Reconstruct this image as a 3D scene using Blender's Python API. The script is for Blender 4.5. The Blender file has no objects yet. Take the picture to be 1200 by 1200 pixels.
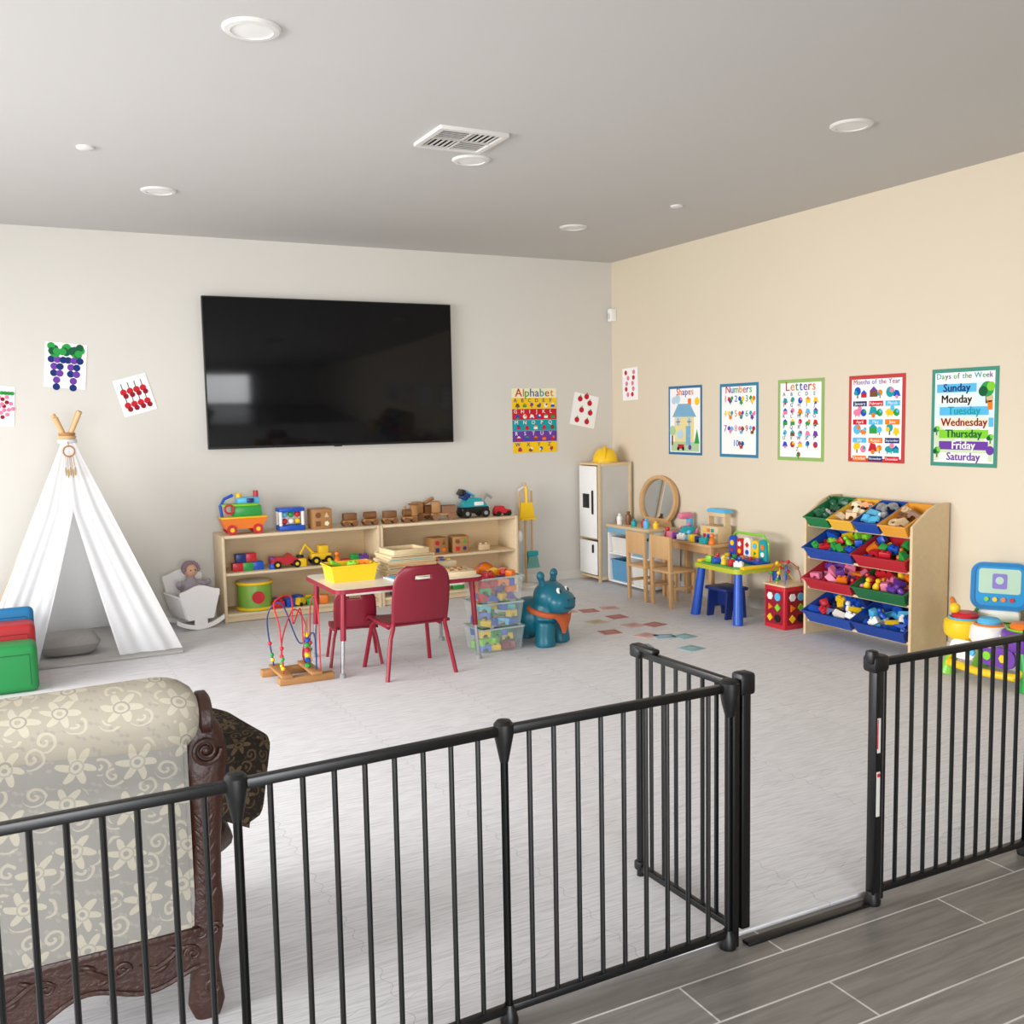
import bpy, bmesh, math, random
from mathutils import Vector, Matrix, Euler
random.seed(7)
S=bpy.context.scene; COL=S.collection; PI=math.pi
try: S.view_settings.view_transform='Standard'
except Exception: pass
# ------------------------------------------------------------ camera calibration
FPX=1156.0; CAMZ=1.41
ax=Vector((2266,155,-1156)).normalized(); by=Vector((-597,100,-1156)).normalized()
az=ax.cross(by).normalized(); by=az.cross(ax).normalized()
R=Matrix((ax,by,az))
XR=4.73; YB=7.28; ZC=2.71; MZ=.012
def ray(px,py): return R@Vector((px-600,600-py,-FPX))
O=Vector((0,0,CAMZ))
def F(px,py,z=MZ):
    r=ray(px,py); return O+r*((z-CAMZ)/r.z)
def BY(px,py,Y=YB):
    r=ray(px,py); return O+r*(Y/r.y)
def RX(px,py,X=XR):
    r=ray(px,py); return O+r*(X/r.x)
cd=bpy.data.cameras.new('camera'); cam=bpy.data.objects.new('camera',cd); COL.objects.link(cam)
cd.sensor_width=36; cd.lens=36*FPX/1200; cd.clip_start=.05
cam.matrix_world=Matrix.Translation(O)@R.to_4x4()
S.camera=cam
# ------------------------------------------------------------ materials
def lin(h):
    h=h.lstrip('#'); out=[]
    for i in (0,2,4):
        c=int(h[i:i+2],16)/255; out.append(c/12.92 if c<=.04045 else ((c+.055)/1.055)**2.4)
    return out+[1]
MATS={}
def base(name):
    m=bpy.data.materials.new(name); m.use_nodes=True; MATS[name]=m
    return m,m.node_tree.nodes,m.node_tree.links,m.node_tree.nodes['Principled BSDF']
def mixn(N,L,fac,a,b):
    x=N.new('ShaderNodeMix'); x.data_type='RGBA'
    for k,v in ((0,fac),(6,a),(7,b)):
        if hasattr(v,'links'): L.new(v,x.inputs[k])
        else: x.inputs[k].default_value=v
    return x.outputs[2]
def mathn(N,L,op,a,b=None):
    x=N.new('ShaderNodeMath'); x.operation=op
    for k,v in enumerate((a,b)):
        if v is None: continue
        if hasattr(v,'links'): L.new(v,x.inputs[k])
        else: x.inputs[k].default_value=v
    return x.outputs[0]
def coords(N,L,scale=(1,1,1)):
    t=N.new('ShaderNodeTexCoord'); mp=N.new('ShaderNodeMapping'); mp.inputs['Scale'].default_value=scale
    L.new(t.outputs['Object'],mp.inputs['Vector']); return mp.outputs['Vector']
def noise(N,L,vec,scale,detail=3,dist=0):
    n=N.new('ShaderNodeTexNoise'); n.inputs['Scale'].default_value=scale; n.inputs['Detail'].default_value=detail
    n.inputs['Distortion'].default_value=dist; L.new(vec,n.inputs['Vector']); return n.outputs['Fac']
def bumpn(N,L,h,strength,p,dist=.01):
    b=N.new('ShaderNodeBump'); b.inputs['Strength'].default_value=strength; b.inputs['Distance'].default_value=dist
    L.new(h,b.inputs['Height']); L.new(b.outputs['Normal'],p.inputs['Normal'])
def sh(c,k): return [min(1,c[0]*k),min(1,c[1]*k),min(1,c[2]*k),1]
def mat(name,hx,rough=.5,metal=0,var=.07,scale=9,bump=0,bsc=80,alpha=1,spec=.5,st=(1,1,1),bd=.01):
    if name in MATS: return MATS[name]
    m,N,L,p=base(name); c=lin(hx); v=coords(N,L,st)
    L.new(mixn(N,L,noise(N,L,v,scale),sh(c,1-var),sh(c,1+var)),p.inputs['Base Color'])
    p.inputs['Roughness'].default_value=rough; p.inputs['Metallic'].default_value=metal
    p.inputs['Specular IOR Level'].default_value=spec; p.inputs['Alpha'].default_value=alpha
    if bump: bumpn(N,L,noise(N,L,v,bsc),bump,p,bd)
    return m
def wood(name,h1,h2,st=(3,40,40),rough=.5):
    m,N,L,p=base(name); v=coords(N,L,st)
    n=noise(N,L,v,1.3,4,.6); L.new(mixn(N,L,n,lin(h1),lin(h2)),p.inputs['Base Color'])
    p.inputs['Roughness'].default_value=rough; return m
PAL=dict(red='#c92431',blue='#1d55c0',green='#2f9f48',yellow='#f8cb1f',orange='#f07d1e',teal='#1b9fa8',purple='#6f3fa2',
 pink='#ea80a2',white='#f3f0ea',black='#141414',lime='#82cf34',grey='#959595',navy='#1d3274',sky='#5bbbe8',cream='#f3e6c5',darkgreen='#185c3c',brown='#80502c',maroon='#92172a',tan='#d8bc94')
def P(c): return mat('plastic_'+c,PAL[c],.35,var=.05)
def INK(c): return mat('ink_'+c,PAL[c],.7,var=.04,spec=.2)
W_BIRCH=wood('birch_wood','#dcc39c','#ead8b8',(4,30,30))
W_PLY=wood('plywood','#e3cca6','#d7ba8e',(2,25,25))
W_TOY=wood('toy_wood','#b88752','#a06f3c',(8,60,60))
W_MED=wood('honey_wood','#ca9f6a','#d9b081',(30,30,4))
W_DARKTOY=wood('dark_toy_wood','#8c5f38','#74492a',(8,60,60))
W_MAHOG=wood('mahogany','#27120b','#432013',(20,20,4),.46)
_N=W_MAHOG.node_tree.nodes; _L=W_MAHOG.node_tree.links; _p=_N['Principled BSDF']
bumpn(_N,_L,noise(_N,_L,coords(_N,_L),70,2),.5,_p,.005)
WALL=mat('wall_paint','#d9d5cd',.85,var=.015,scale=2,bump=.05,bsc=140,spec=.2,bd=.004)
WALL_WARMLIT=mat('wall_paint_warm_lit','#dfd2bc',.85,var=.015,scale=2,bump=.05,bsc=140,spec=.2,bd=.004)  # same paint as the other walls, warm bounced light put into its colour
CEIL=mat('ceiling_paint','#cac8c5',.9,var=.015,scale=2,bump=.06,bsc=120,spec=.1,bd=.004)
TRIM=mat('trim_paint','#e0dcd4',.5,var=.02)
BLACKM=mat('black_powder_coat','#08080a',.38,var=.1,scale=40)
BLACKP=mat('black_plastic','#0b0b0d',.45,var=.1)
CHROME=mat('chrome','#c9c9cb',.18,1,var=.03)
WHITEL=mat('white_lacquer','#f6f5f3',.4,var=.02)
PAPER=mat('paper_white','#f9f8f6',.8,var=.01,spec=.2)
CLEAR=mat('clear_plastic','#dbe8e4',.12,alpha=.13,var=.02)
GREYF=mat('grey_fabric','#a09c98',.95,var=.1,scale=60,bump=.3,bsc=300,spec=.1)
GREYL=mat('pale_grey_fabric','#bcbab7',.95,var=.06,scale=60,bump=.3,bsc=300,spec=.1)
SKIN=mat('doll_skin','#d9a98c',.6)
# thin white cloth that lets light through
m,N,L,p=base('white_canvas'); CANVAS=m
cc=mixn(N,L,noise(N,L,coords(N,L),40),lin('#f1f3f6'),lin('#f8f9fb')); L.new(cc,p.inputs['Base Color']); p.inputs['Roughness'].default_value=.9; p.inputs['Specular IOR Level'].default_value=.1
tr=N.new('ShaderNodeBsdfTranslucent'); L.new(cc,tr.inputs['Color']); ms=N.new('ShaderNodeMixShader'); ms.inputs[0].default_value=.32
L.new(p.outputs[0],ms.inputs[1]); L.new(tr.outputs[0],ms.inputs[2]); L.new(ms.outputs[0],N['Material Output'].inputs['Surface'])
# foam mat
m,N,L,p=base('foam_mat_material'); FOAM=m
t=N.new('ShaderNodeTexCoord'); sp=N.new('ShaderNodeSeparateXYZ'); L.new(t.outputs['Object'],sp.inputs[0])
def mth(op,a,b=None): return mathn(N,L,op,a,b)
xx=mth('ADD',sp.outputs[0],mth('MULTIPLY',mth('SINE',mth('MULTIPLY',sp.outputs[1],84)),.008))
yy=mth('ADD',sp.outputs[1],mth('MULTIPLY',mth('SINE',mth('MULTIPLY',sp.outputs[0],84)),.008))
cb=N.new('ShaderNodeCombineXYZ'); L.new(xx,cb.inputs[0]); L.new(yy,cb.inputs[1])
br=N.new('ShaderNodeTexBrick'); br.offset=0; br.inputs['Scale'].default_value=1; br.inputs['Brick Width'].default_value=.62; br.inputs['Row Height'].default_value=.62
br.inputs['Mortar Size'].default_value=.0016; br.inputs['Mortar Smooth'].default_value=.3
br.inputs['Color1'].default_value=lin('#e6e5e8'); br.inputs['Color2'].default_value=lin('#e2e1e4'); br.inputs['Mortar'].default_value=lin('#c9c8ca')
L.new(cb.outputs[0],br.inputs['Vector'])
g=noise(N,L,coords(N,L,(5.5,92,1)),1.5,4,.3)
gc=N.new('ShaderNodeValToRGB'); gc.color_ramp.elements[0].position=.38; gc.color_ramp.elements[0].color=(.825,.823,.825,1); gc.color_ramp.elements[1].position=.56; gc.color_ramp.elements[1].color=(1,1,1,1)
L.new(g,gc.inputs[0])
mx=N.new('ShaderNodeMix'); mx.data_type='RGBA'; mx.blend_type='MULTIPLY'; mx.inputs[0].default_value=1
L.new(br.outputs['Color'],mx.inputs[6]); L.new(gc.outputs[0],mx.inputs[7]); L.new(mx.outputs[2],p.inputs['Base Color'])
p.inputs['Roughness'].default_value=.65; p.inputs['Specular IOR Level'].default_value=.3
bumpn(N,L,g,.08,p,.003)
# plank tile
m,N,L,p=base('plank_tile_material'); PLANK=m
v=coords(N,L); mp=v.node; mp.inputs['Location'].default_value=(.1,-.12,0)
br=N.new('ShaderNodeTexBrick'); br.offset=.37; br.inputs['Scale'].default_value=1; br.inputs['Brick Width'].default_value=.92; br.inputs['Row Height'].default_value=.16
br.inputs['Mortar Size'].default_value=.003; br.inputs['Color1'].default_value=lin('#9c9792'); br.inputs['Color2'].default_value=lin('#88837e'); br.inputs['Mortar'].default_value=lin('#e6e4e0')
L.new(v,br.inputs['Vector'])
g=noise(N,L,coords(N,L,(2.5,28,1)),1.5,6,.8)
gc=N.new('ShaderNodeValToRGB'); gc.color_ramp.elements[0].position=.3; gc.color_ramp.elements[0].color=(.66,.65,.64,1); gc.color_ramp.elements[1].position=.65; gc.color_ramp.elements[1].color=(1.0,1,1,1)
L.new(g,gc.inputs[0])
mx=N.new('ShaderNodeMix'); mx.data_type='RGBA'; mx.blend_type='MULTIPLY'; mx.inputs[0].default_value=1
L.new(br.outputs['Color'],mx.inputs[6]); L.new(gc.outputs[0],mx.inputs[7]); L.new(mx.outputs[2],p.inputs['Base Color'])
p.inputs['Roughness'].default_value=.35
# woven floral damask: large rosettes with petals, trailing scroll stems and small leaves
def damask(name,bg,m1,m2,sc):
    m,N,L,p=base(name); v=coords(N,L,(sc,sc,sc)); M1=lambda *a: mathn(N,L,*a)
    nz=N.new('ShaderNodeTexNoise'); nz.inputs['Scale'].default_value=1.2; L.new(v,nz.inputs['Vector'])
    s=N.new('ShaderNodeSeparateXYZ'); L.new(v,s.inputs[0]); sn=N.new('ShaderNodeSeparateColor'); L.new(nz.outputs['Color'],sn.inputs[0])
    c=N.new('ShaderNodeCombineXYZ'); L.new(M1('ADD',s.outputs[0],M1('MULTIPLY',sn.outputs[0],.25)),c.inputs[0]); L.new(M1('ADD',s.outputs[2],M1('ADD',M1('MULTIPLY',s.outputs[1],.6),M1('MULTIPLY',sn.outputs[1],.25))),c.inputs[1])
    def flower(scale,pet,size,off,dep=.4,rnd=.5):
        sv=N.new('ShaderNodeVectorMath'); sv.operation='MULTIPLY_ADD'; L.new(c.outputs[0],sv.inputs[0]); sv.inputs[1].default_value=(scale,)*3; sv.inputs[2].default_value=(off,off*.7,0)
        vo=N.new('ShaderNodeTexVoronoi'); vo.voronoi_dimensions='2D'; vo.inputs['Scale'].default_value=1; vo.inputs['Randomness'].default_value=rnd; L.new(sv.outputs[0],vo.inputs['Vector'])
        d=N.new('ShaderNodeVectorMath'); d.operation='SUBTRACT'; L.new(sv.outputs[0],d.inputs[0]); L.new(vo.outputs['Position'],d.inputs[1])
        q=N.new('ShaderNodeSeparateXYZ'); L.new(d.outputs[0],q.inputs[0])
        r=M1('SQRT',M1('ADD',M1('MULTIPLY',q.outputs[0],q.outputs[0]),M1('MULTIPLY',q.outputs[1],q.outputs[1])))
        th=M1('ARCTAN2',q.outputs[1],q.outputs[0])
        k=M1('MULTIPLY',M1('ADD',M1('MULTIPLY',M1('COSINE',M1('ADD',M1('MULTIPLY',th,pet),M1('MULTIPLY',r,3))),dep),1-dep),size)
        # spiral arms for scrollwork
        sp_=M1('GREATER_THAN',M1('SINE',M1('ADD',M1('MULTIPLY',th,1),M1('MULTIPLY',r,26))),.35)
        return M1('LESS_THAN',r,k),r,M1('MULTIPLY',sp_,M1('LESS_THAN',r,size*1.05))
    f1,r1,_=flower(.85,6,.40,0,.3); f2,r2,s2=flower(1.35,3,.36,3.3,.5,.7); f3,r3,_=flower(2.9,2,.38,7.7,.6,.8)
    core=M1('GREATER_THAN',r1,.06); inner=M1('LESS_THAN',M1('ABSOLUTE',M1('SUBTRACT',r1,.14)),.018)
    o=mixn(N,L,M1('MULTIPLY',f3,.7),lin(bg),lin(m2)); o=mixn(N,L,M1('MULTIPLY',s2,.85),o,lin(m1)); o=mixn(N,L,M1('LESS_THAN',r1,.43),o,lin(bg)); o=mixn(N,L,M1('MULTIPLY',f1,core),o,lin(m1)); o=mixn(N,L,inner,o,lin(m2))
    wv=noise(N,L,coords(N,L,(260,260,700)),1,1); o=mixn(N,L,M1('MULTIPLY',wv,.45),o,lin(bg))
    L.new(o,p.inputs['Base Color']); p.inputs['Roughness'].default_value=.8; p.inputs['Specular IOR Level'].default_value=.2
    bumpn(N,L,noise(N,L,v,60),.3,p,.003); return m
DAMASK=damask('brocade_fabric','#918e88','#bbb3a1','#a29d93',11)
ROLLF=damask('roll_brocade','#a9a192','#c3bba8','#96928a',11)
DARKDAM=damask('dark_brocade','#1f1812','#5b4a32','#3a2d1f',18)
m,N,L,p=base('screen_black'); SCREEN=m
L.new(mixn(N,L,noise(N,L,coords(N,L),2),(.003,.003,.004,1),(.006,.006,.007,1)),p.inputs['Base Color'])
p.inputs['Roughness'].default_value=.09; p.inputs['Specular IOR Level'].default_value=.26
# ------------------------------------------------------------ geometry builder
MXZ=Matrix.Rotation(PI/2,4,'X')       # prism drawn in x,z ; extrudes along -y
def T(x,y,z): return Matrix.Translation((x,y,z))
def RZ(a): return Matrix.Rotation(a,4,'Z')
def RXm(a): return Matrix.Rotation(a,4,'X')
def RYm(a): return Matrix.Rotation(a,4,'Y')
TXT={}
def text_geo(s,size):
    if s not in TXT:
        cu=bpy.data.curves.new('t','FONT'); cu.body=s; cu.size=1; cu.align_x='CENTER'; cu.align_y='CENTER'; cu.resolution_u=2
        o=bpy.data.objects.new('t',cu); COL.objects.link(o)
        dg=bpy.context.evaluated_depsgraph_get(); me=bpy.data.meshes.new_from_object(o.evaluated_get(dg))
        TXT[s]=([tuple(v.co) for v in me.vertices],[list(q.vertices) for q in me.polygons])
        bpy.data.objects.remove(o); bpy.data.curves.remove(cu); bpy.data.meshes.remove(me)
    vs,fs=TXT[s]; return [(x*size,y*size,z) for x,y,z in vs],fs
WM={}
class MB:
    def __init__(s): s.v=[];s.f=[];s.i=[];s.mats=[];s.M=None
    def add(s,vs,fs,m,M=None):
        if m not in s.mats: s.mats.append(m)
        k=s.mats.index(m); b=len(s.v)
        if M is not None: vs=[M@Vector(q) for q in vs]
        if s.M is not None: vs=[s.M@Vector(q) for q in vs]
        s.v+=[tuple(q) for q in vs]
        for f in fs: s.f.append([b+j for j in f]); s.i.append(k)
        return s
    def box(s,c,d,m,bev=0,rot=(0,0,0),seg=2):
        bm=bmesh.new(); bmesh.ops.create_cube(bm,size=1); bmesh.ops.scale(bm,vec=d,verts=bm.verts)
        if bev: bmesh.ops.bevel(bm,geom=bm.edges[:],offset=min(bev,min(d)*.49),segments=seg,affect='EDGES',profile=.5)
        bm.verts.index_update()
        s.add([v.co.copy() for v in bm.verts],[[v.index for v in f.verts] for f in bm.faces],m,T(*c)@Euler(rot).to_matrix().to_4x4())
        bm.free(); return s
    def mm(s,a,b,m,bev=0):
        return s.box([(a[i]+b[i])/2 for i in range(3)],[abs(b[i]-a[i]) for i in range(3)],m,bev)
    def tube(s,pts,r,m,n=8,closed=False):
        pts=[Vector(q) for q in pts]; k=len(pts); rs=r if isinstance(r,(list,tuple)) else [r]*k
        vs=[];fs=[];nrm=None
        for i,q in enumerate(pts):
            if closed: t=pts[(i+1)%k]-pts[i-1]
            else: t=pts[min(i+1,k-1)]-pts[max(i-1,0)]
            t.normalize()
            if nrm is None:
                nrm=t.cross(Vector((0,0,1)))
                if nrm.length<.01: nrm=t.cross(Vector((1,0,0)))
            nrm=nrm-t*nrm.dot(t); nrm.normalize(); bn=t.cross(nrm)
            for j in range(n):
                a=2*PI*j/n; vs.append(q+(nrm*math.cos(a)+bn*math.sin(a))*rs[i])
        for i in range(k if closed else k-1):
            for j in range(n):
                a=i*n+j;b=i*n+(j+1)%n;c=((i+1)%k)*n+(j+1)%n;d=((i+1)%k)*n+j; fs.append([a,b,c,d])
        if not closed: fs.append(list(range(n))[::-1]); fs.append([(k-1)*n+j for j in range(n)])
        return s.add(vs,fs,m)
    def cyl(s,a,b,r,m,r2=None,n=14): return s.tube([a,b],[r,r if r2 is None else r2],m,n)
    def ell(s,c,r,m,n=14,rot=None):
        if not isinstance(r,(list,tuple)): r=(r,r,r)
        k=max(6,n//2+1); vs=[(0,0,-1)];fs=[]
        for i in range(1,k):
            a=-PI/2+PI*i/k
            for j in range(n): vs.append((math.cos(a)*math.cos(2*PI*j/n),math.cos(a)*math.sin(2*PI*j/n),math.sin(a)))
        vs.append((0,0,1)); e=len(vs)-1
        for j in range(n): fs.append([0,1+(j+1)%n,1+j]); fs.append([e,e-n+j,e-n+(j+1)%n])
        for i in range(k-2):
            for j in range(n): a=1+i*n+j;b=1+i*n+(j+1)%n; fs.append([a,b,b+n,a+n])
        M=T(*c)@(Euler(rot).to_matrix().to_4x4() if rot else Matrix())
        return s.add([(x*r[0],y*r[1],z*r[2]) for x,y,z in vs],fs,m,M)
    def lathe(s,prof,c,m,n=24,M=None):
        vs=[];fs=[];k=len(prof)
        for r,z in prof:
            for j in range(n): vs.append((r*math.cos(2*PI*j/n),r*math.sin(2*PI*j/n),z))
        for i in range(k-1):
            for j in range(n): a=i*n+j;b=i*n+(j+1)%n; fs.append([a,b,b+n,a+n])
        if prof[0][0]>1e-3: fs.append(list(range(n))[::-1])
        if prof[-1][0]>1e-3: fs.append([(k-1)*n+j for j in range(n)])
        return s.add(vs,fs,m,T(*c)@(M or Matrix()))
    def prism(s,poly,z0,z1,m,M=None):
        k=len(poly); vs=[(x,y,z0) for x,y in poly]+[(x,y,z1) for x,y in poly]
        fs=[list(range(k))[::-1],[k+j for j in range(k)]]+[[j,(j+1)%k,k+(j+1)%k,k+j] for j in range(k)]
        return s.add(vs,fs,m,M)
    def ring(s,outer,inner,z0,z1,m,M=None):
        k=len(outer); vs=[(x,y,z0) for x,y in outer]+[(x,y,z1) for x,y in outer]+[(x,y,z0) for x,y in inner]+[(x,y,z1) for x,y in inner]; fs=[]
        for j in range(k):
            q=(j+1)%k; fs+=[[j,q,k+q,k+j],[2*k+q,2*k+j,3*k+j,3*k+q],[k+j,k+q,3*k+q,3*k+j],[q,j,2*k+j,2*k+q]]
        return s.add(vs,fs,m,M)
    def torus(s,c,Rr,r,m,M=None,n=24,k=8):
        o=s.M; s.M=(o if o is not None else Matrix())@T(*c)@(M or Matrix())
        s.tube([(Rr*math.cos(2*PI*j/n),Rr*math.sin(2*PI*j/n),0) for j in range(n)],r,m,k,True); s.M=o; return s
    def surf(s,fn,nu,nv,m,skip=None):
        vs=[fn(i/nu,j/nv) for j in range(nv+1) for i in range(nu+1)]; fs=[]
        for j in range(nv):
            for i in range(nu):
                if skip and skip(i,j): continue
                a=j*(nu+1)+i; fs.append([a,a+1,a+nu+2,a+nu+1])
        return s.add(vs,fs,m)
    def cushion(s,w,d,t,m,M=None,n=12,ro=.12,ex=4):
        for sg in (1,-1):
            vs=[];fs=[]
            for j in range(n+1):
                for i in range(n+1):
                    u=2*i/n-1;q=2*j/n-1; h=max(0,(1-u**ex)*(1-q**ex))**.5
                    k=1-ro*(u*u*q*q)
                    vs.append((u*w/2*k,q*d/2*k,sg*t/2*h))
            for j in range(n):
                for i in range(n): a=j*(n+1)+i; f=[a,a+1,a+n+2,a+n+1]; fs.append(f if sg>0 else f[::-1])
            s.add(vs,fs,m,M)
        return s
    def tray(s,w,d,h,th,m,tp=.86,M=None):
        def rc(a,b,z): return [(-a/2,-b/2,z),(a/2,-b/2,z),(a/2,b/2,z),(-a/2,b/2,z)]
        vs=rc(w*tp,d*tp,0)+rc(w,d,h)+rc(w-2*th,d-2*th,h)+rc(w*tp-2*th,d*tp-2*th,th)
        fs=[[3,2,1,0],[12,13,14,15]]
        for L0 in (0,4,8):
            for j in range(4): fs.append([L0+j,L0+(j+1)%4,L0+4+(j+1)%4,L0+4+j])
        s.add(vs,fs,m,M)
        lip=rc(w+.012,d+.012,h-.008)+rc(w+.012,d+.012,h)+rc(w-2*th,d-2*th,h)
        return s.add(lip,[[L0+j,L0+(j+1)%4,L0+4+(j+1)%4,L0+4+j] for L0 in (0,4) for j in range(4)],m,M)
    # flat print helpers (local x right, y up)
    def rect(s,x,y,w,h,m,z=.0022): return s.add([(x-w/2,y-h/2,z),(x+w/2,y-h/2,z),(x+w/2,y+h/2,z),(x-w/2,y+h/2,z)],[[0,1,2,3]],m)
    def poly(s,pts,m,z=.0026): return s.add([(x,y,z) for x,y in pts],[list(range(len(pts)))],m)
    def disc(s,x,y,r,m,z=.0026,n=14,ry=None): return s.poly([(x+r*math.cos(2*PI*j/n),y+(ry or r)*math.sin(2*PI*j/n)) for j in range(n)],m,z)
    def text(s,t,x,y,size,m,z=.0032,bold=.025):
        vs,fs=text_geo(t,size); s.add([(x+a,y+b,z) for a,b,c in vs],fs,m); s.add([(x+a+size*bold,y+b,z+.0001) for a,b,c in vs],fs,m)
        if bold>.03: s.add([(x+a+size*bold*.5,y+b+size*.02,z+.0002) for a,b,c in vs],fs,m)
        return s
    def fit(s,t,x,y,w,h,cols,z=.0032):
        """letters in alternating colours, scaled to fit a w by h header band"""
        ws=[]
        for ch in t:
            if ch==' ': ws.append((0,.3)); continue
            vs,_=text_geo(ch,1); a=min(q[0] for q in vs); b=max(q[0] for q in vs); ws.append((a,b-a+.1))
        tot=sum(q[1] for q in ws)-.1; k=min(w/tot,h/.72); cx_=x-tot*k/2
        for i,ch in enumerate(t):
            a,b=ws[i]
            if ch!=' ': s.text(ch,cx_-a*k,y,k,INK(cols[i%len(cols)]),z)
            cx_+=b*k
        return s
    def build(s,name,parent=None,world=False,M=None,sharp=38):
        me=bpy.data.meshes.new(name); vs=s.v
        if parent is not None and world:
            iv=WM[parent.name].inverted(); vs=[tuple(iv@Vector(q)) for q in vs]
        me.from_pydata(vs,[],s.f)
        for q in s.mats: me.materials.append(q)
        me.polygons.foreach_set('material_index',s.i); me.polygons.foreach_set('use_smooth',[True]*len(s.i))
        me.update()
        try: me.set_sharp_from_angle(angle=math.radians(sharp))
        except Exception: pass
        o=bpy.data.objects.new(name,me); COL.objects.link(o)
        if parent is not None: o.parent=parent; WM[o.name]=WM[parent.name]
        elif M is not None: o.matrix_world=M; WM[o.name]=M.copy()
        else: WM[o.name]=Matrix()
        return o
def recenter(o):
    vs=[v.co for v in o.data.vertices]; c=Vector(((min(v.x for v in vs)+max(v.x for v in vs))/2,(min(v.y for v in vs)+max(v.y for v in vs))/2,min(v.z for v in vs)))
    o.data.transform(Matrix.Translation(-c)); o.location=c; WM[o.name]=Matrix.Translation(c); return o
def rrect(w,h,r,n=5):
    out=[]
    for cx,cy,a0 in ((w/2-r,h/2-r,0),(-w/2+r,h/2-r,PI/2),(-w/2+r,-h/2+r,PI),(w/2-r,-h/2+r,1.5*PI)):
        for j in range(n+1): a=a0+PI/2*j/n; out.append((cx+r*math.cos(a),cy+r*math.sin(a)))
    return out
def circ(r,n=24,cx=0,cy=0): return [(cx+r*math.cos(2*PI*j/n),cy+r*math.sin(2*PI*j/n)) for j in range(n)]
def tag(o,label,cat,group=None):
    o['label']=label; o['category']=cat
    if group: o['group']=group
    return o
def thing(name,label,cat,loc=(0,0,0),rz=0,group=None):
    o=bpy.data.objects.new(name,None); COL.objects.link(o); o.location=loc; o.rotation_euler=(0,0,rz); o.empty_display_size=.05
    WM[o.name]=T(*loc)@RZ(rz); return tag(o,label,cat,group)
def struct(mb,name):
    o=mb.build(name); o['kind']='structure'; return o
def dup(root,loc,rz=None,label=None,group=None,sc=None):
    r=root.copy(); COL.objects.link(r); r.location=loc
    if rz is not None: r.rotation_euler=(0,0,rz)
    if sc: r.scale=sc
    if label: r['label']=label
    if group: r['group']=group
    for ch in list(root.children):
        c=ch.copy(); COL.objects.link(c); c.parent=r
        for g in list(ch.children):
            d=g.copy(); COL.objects.link(d); d.parent=c
    WM[r.name]=T(*loc)@RZ(r.rotation_euler.z); return r
# ------------------------------------------------------------ wall sheets and posters
def Mback(x,z,tilt=0,off=.002):
    return Matrix(((1,0,0,x),(0,0,-1,YB-off),(0,1,0,z),(0,0,0,1)))@RZ(tilt)
def Mright(y,z,tilt=0,off=.002):
    return Matrix(((0,0,-1,XR-off),(-1,0,0,y),(0,1,0,z),(0,0,0,1)))@RZ(tilt)
ICOL=['red','blue','green','yellow','orange','teal','purple','pink','sky','brown']
def icon(mb,x,y,s,cols=ICOL):
    c=INK(random.choice(cols)); c2=INK(random.choice(cols)); k=random.randint(0,4)
    if k==0: mb.disc(x,y,s*.42,c); mb.disc(x+s*.15,y+s*.15,s*.2,c2,.0029)
    elif k==1: mb.rect(x,y-s*.1,s*.8,s*.5,c,.0026); mb.poly([(x-s*.45,y+s*.12),(x+s*.45,y+s*.12),(x,y+s*.5)],c2,.0029)
    elif k==2: mb.disc(x,y-s*.1,s*.45,c,ry=s*.28); mb.disc(x+s*.25,y+s*.2,s*.22,c2,.0029); mb.rect(x-s*.2,y-s*.38,s*.1,s*.2,c,.0027); mb.rect(x+s*.2,y-s*.38,s*.1,s*.2,c,.0027)
    elif k==3: mb.poly([(x-s*.5,y-s*.3),(x+s*.5,y-s*.3),(x+s*.25,y+s*.3),(x-s*.25,y+s*.4)],c); mb.disc(x,y-s*.35,s*.2,c2,.0029)
    else: mb.rect(x,y-s*.2,s*.14,s*.5,INK('brown'),.0026); mb.disc(x,y+s*.15,s*.34,c,.0027); mb.disc(x-s*.2,y,s*.2,c2,.0028)
def sheet(w,h,border=None,bw=.03,paper=PAPER):
    mb=MB(); mb.box((0,0,.0008),(w,h,.0016),border or paper)
    if border: mb.rect(0,0,w-2*bw,h-2*bw,paper,.0019)
    return mb
def rp(x0,y0,x1,y1):
    a=RX(x0,(y0+y1)/2);b=RX(x1,(y0+y1)/2); xm=(x0+x1)/2; t=RX(xm,y0);bt=RX(xm,y1)
    return (a.y+b.y)/2,(t.z+bt.z)/2,abs(a.y-b.y),abs(t.z-bt.z)
def bp(x0,y0,x1,y1):
    a=BY(x0,(y0+y1)/2);b=BY(x1,(y0+y1)/2); xm=(x0+x1)/2; t=BY(xm,y0);bt=BY(xm,y1)
    return (a.x+b.x)/2,(t.z+bt.z)/2,abs(a.x-b.x),abs(t.z-bt.z)
POST='learning posters along the right wall'
# shapes
y,z,w,h=rp(784,452,823,533); mb=sheet(w,h,mat('ink_marine','#2f6f9e',.7),.02)
PB=mat('ink_pale_blue','#bcd8e6',.7); PY=mat('ink_pale_yellow','#ecdc9a',.7); PG=mat('ink_pale_green','#b3cfa0',.7); SB_=mat('ink_soft_blue','#7fb0d0',.7)
mb.rect(0,-h*.38,w*.84,h*.14,PG,.0020); mb.fit('Shapes',0,h*.41,w*.66,.055,['red','orange','purple','blue'])
mb.rect(-w*.02,-h*.13,w*.58,h*.36,PY,.0024); mb.poly([(-w*.38,h*.05),(w*.34,h*.05),(w*.15,h*.24),(-w*.2,h*.24)],SB_); mb.rect(w*.1,-h*.22,.06,.15,SB_,.0028); mb.disc(w*.135,-h*.23,.006,INK('yellow'),.003); mb.rect(w*.14,h*.25,.04,.07,INK('orange'),.0025)
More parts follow.
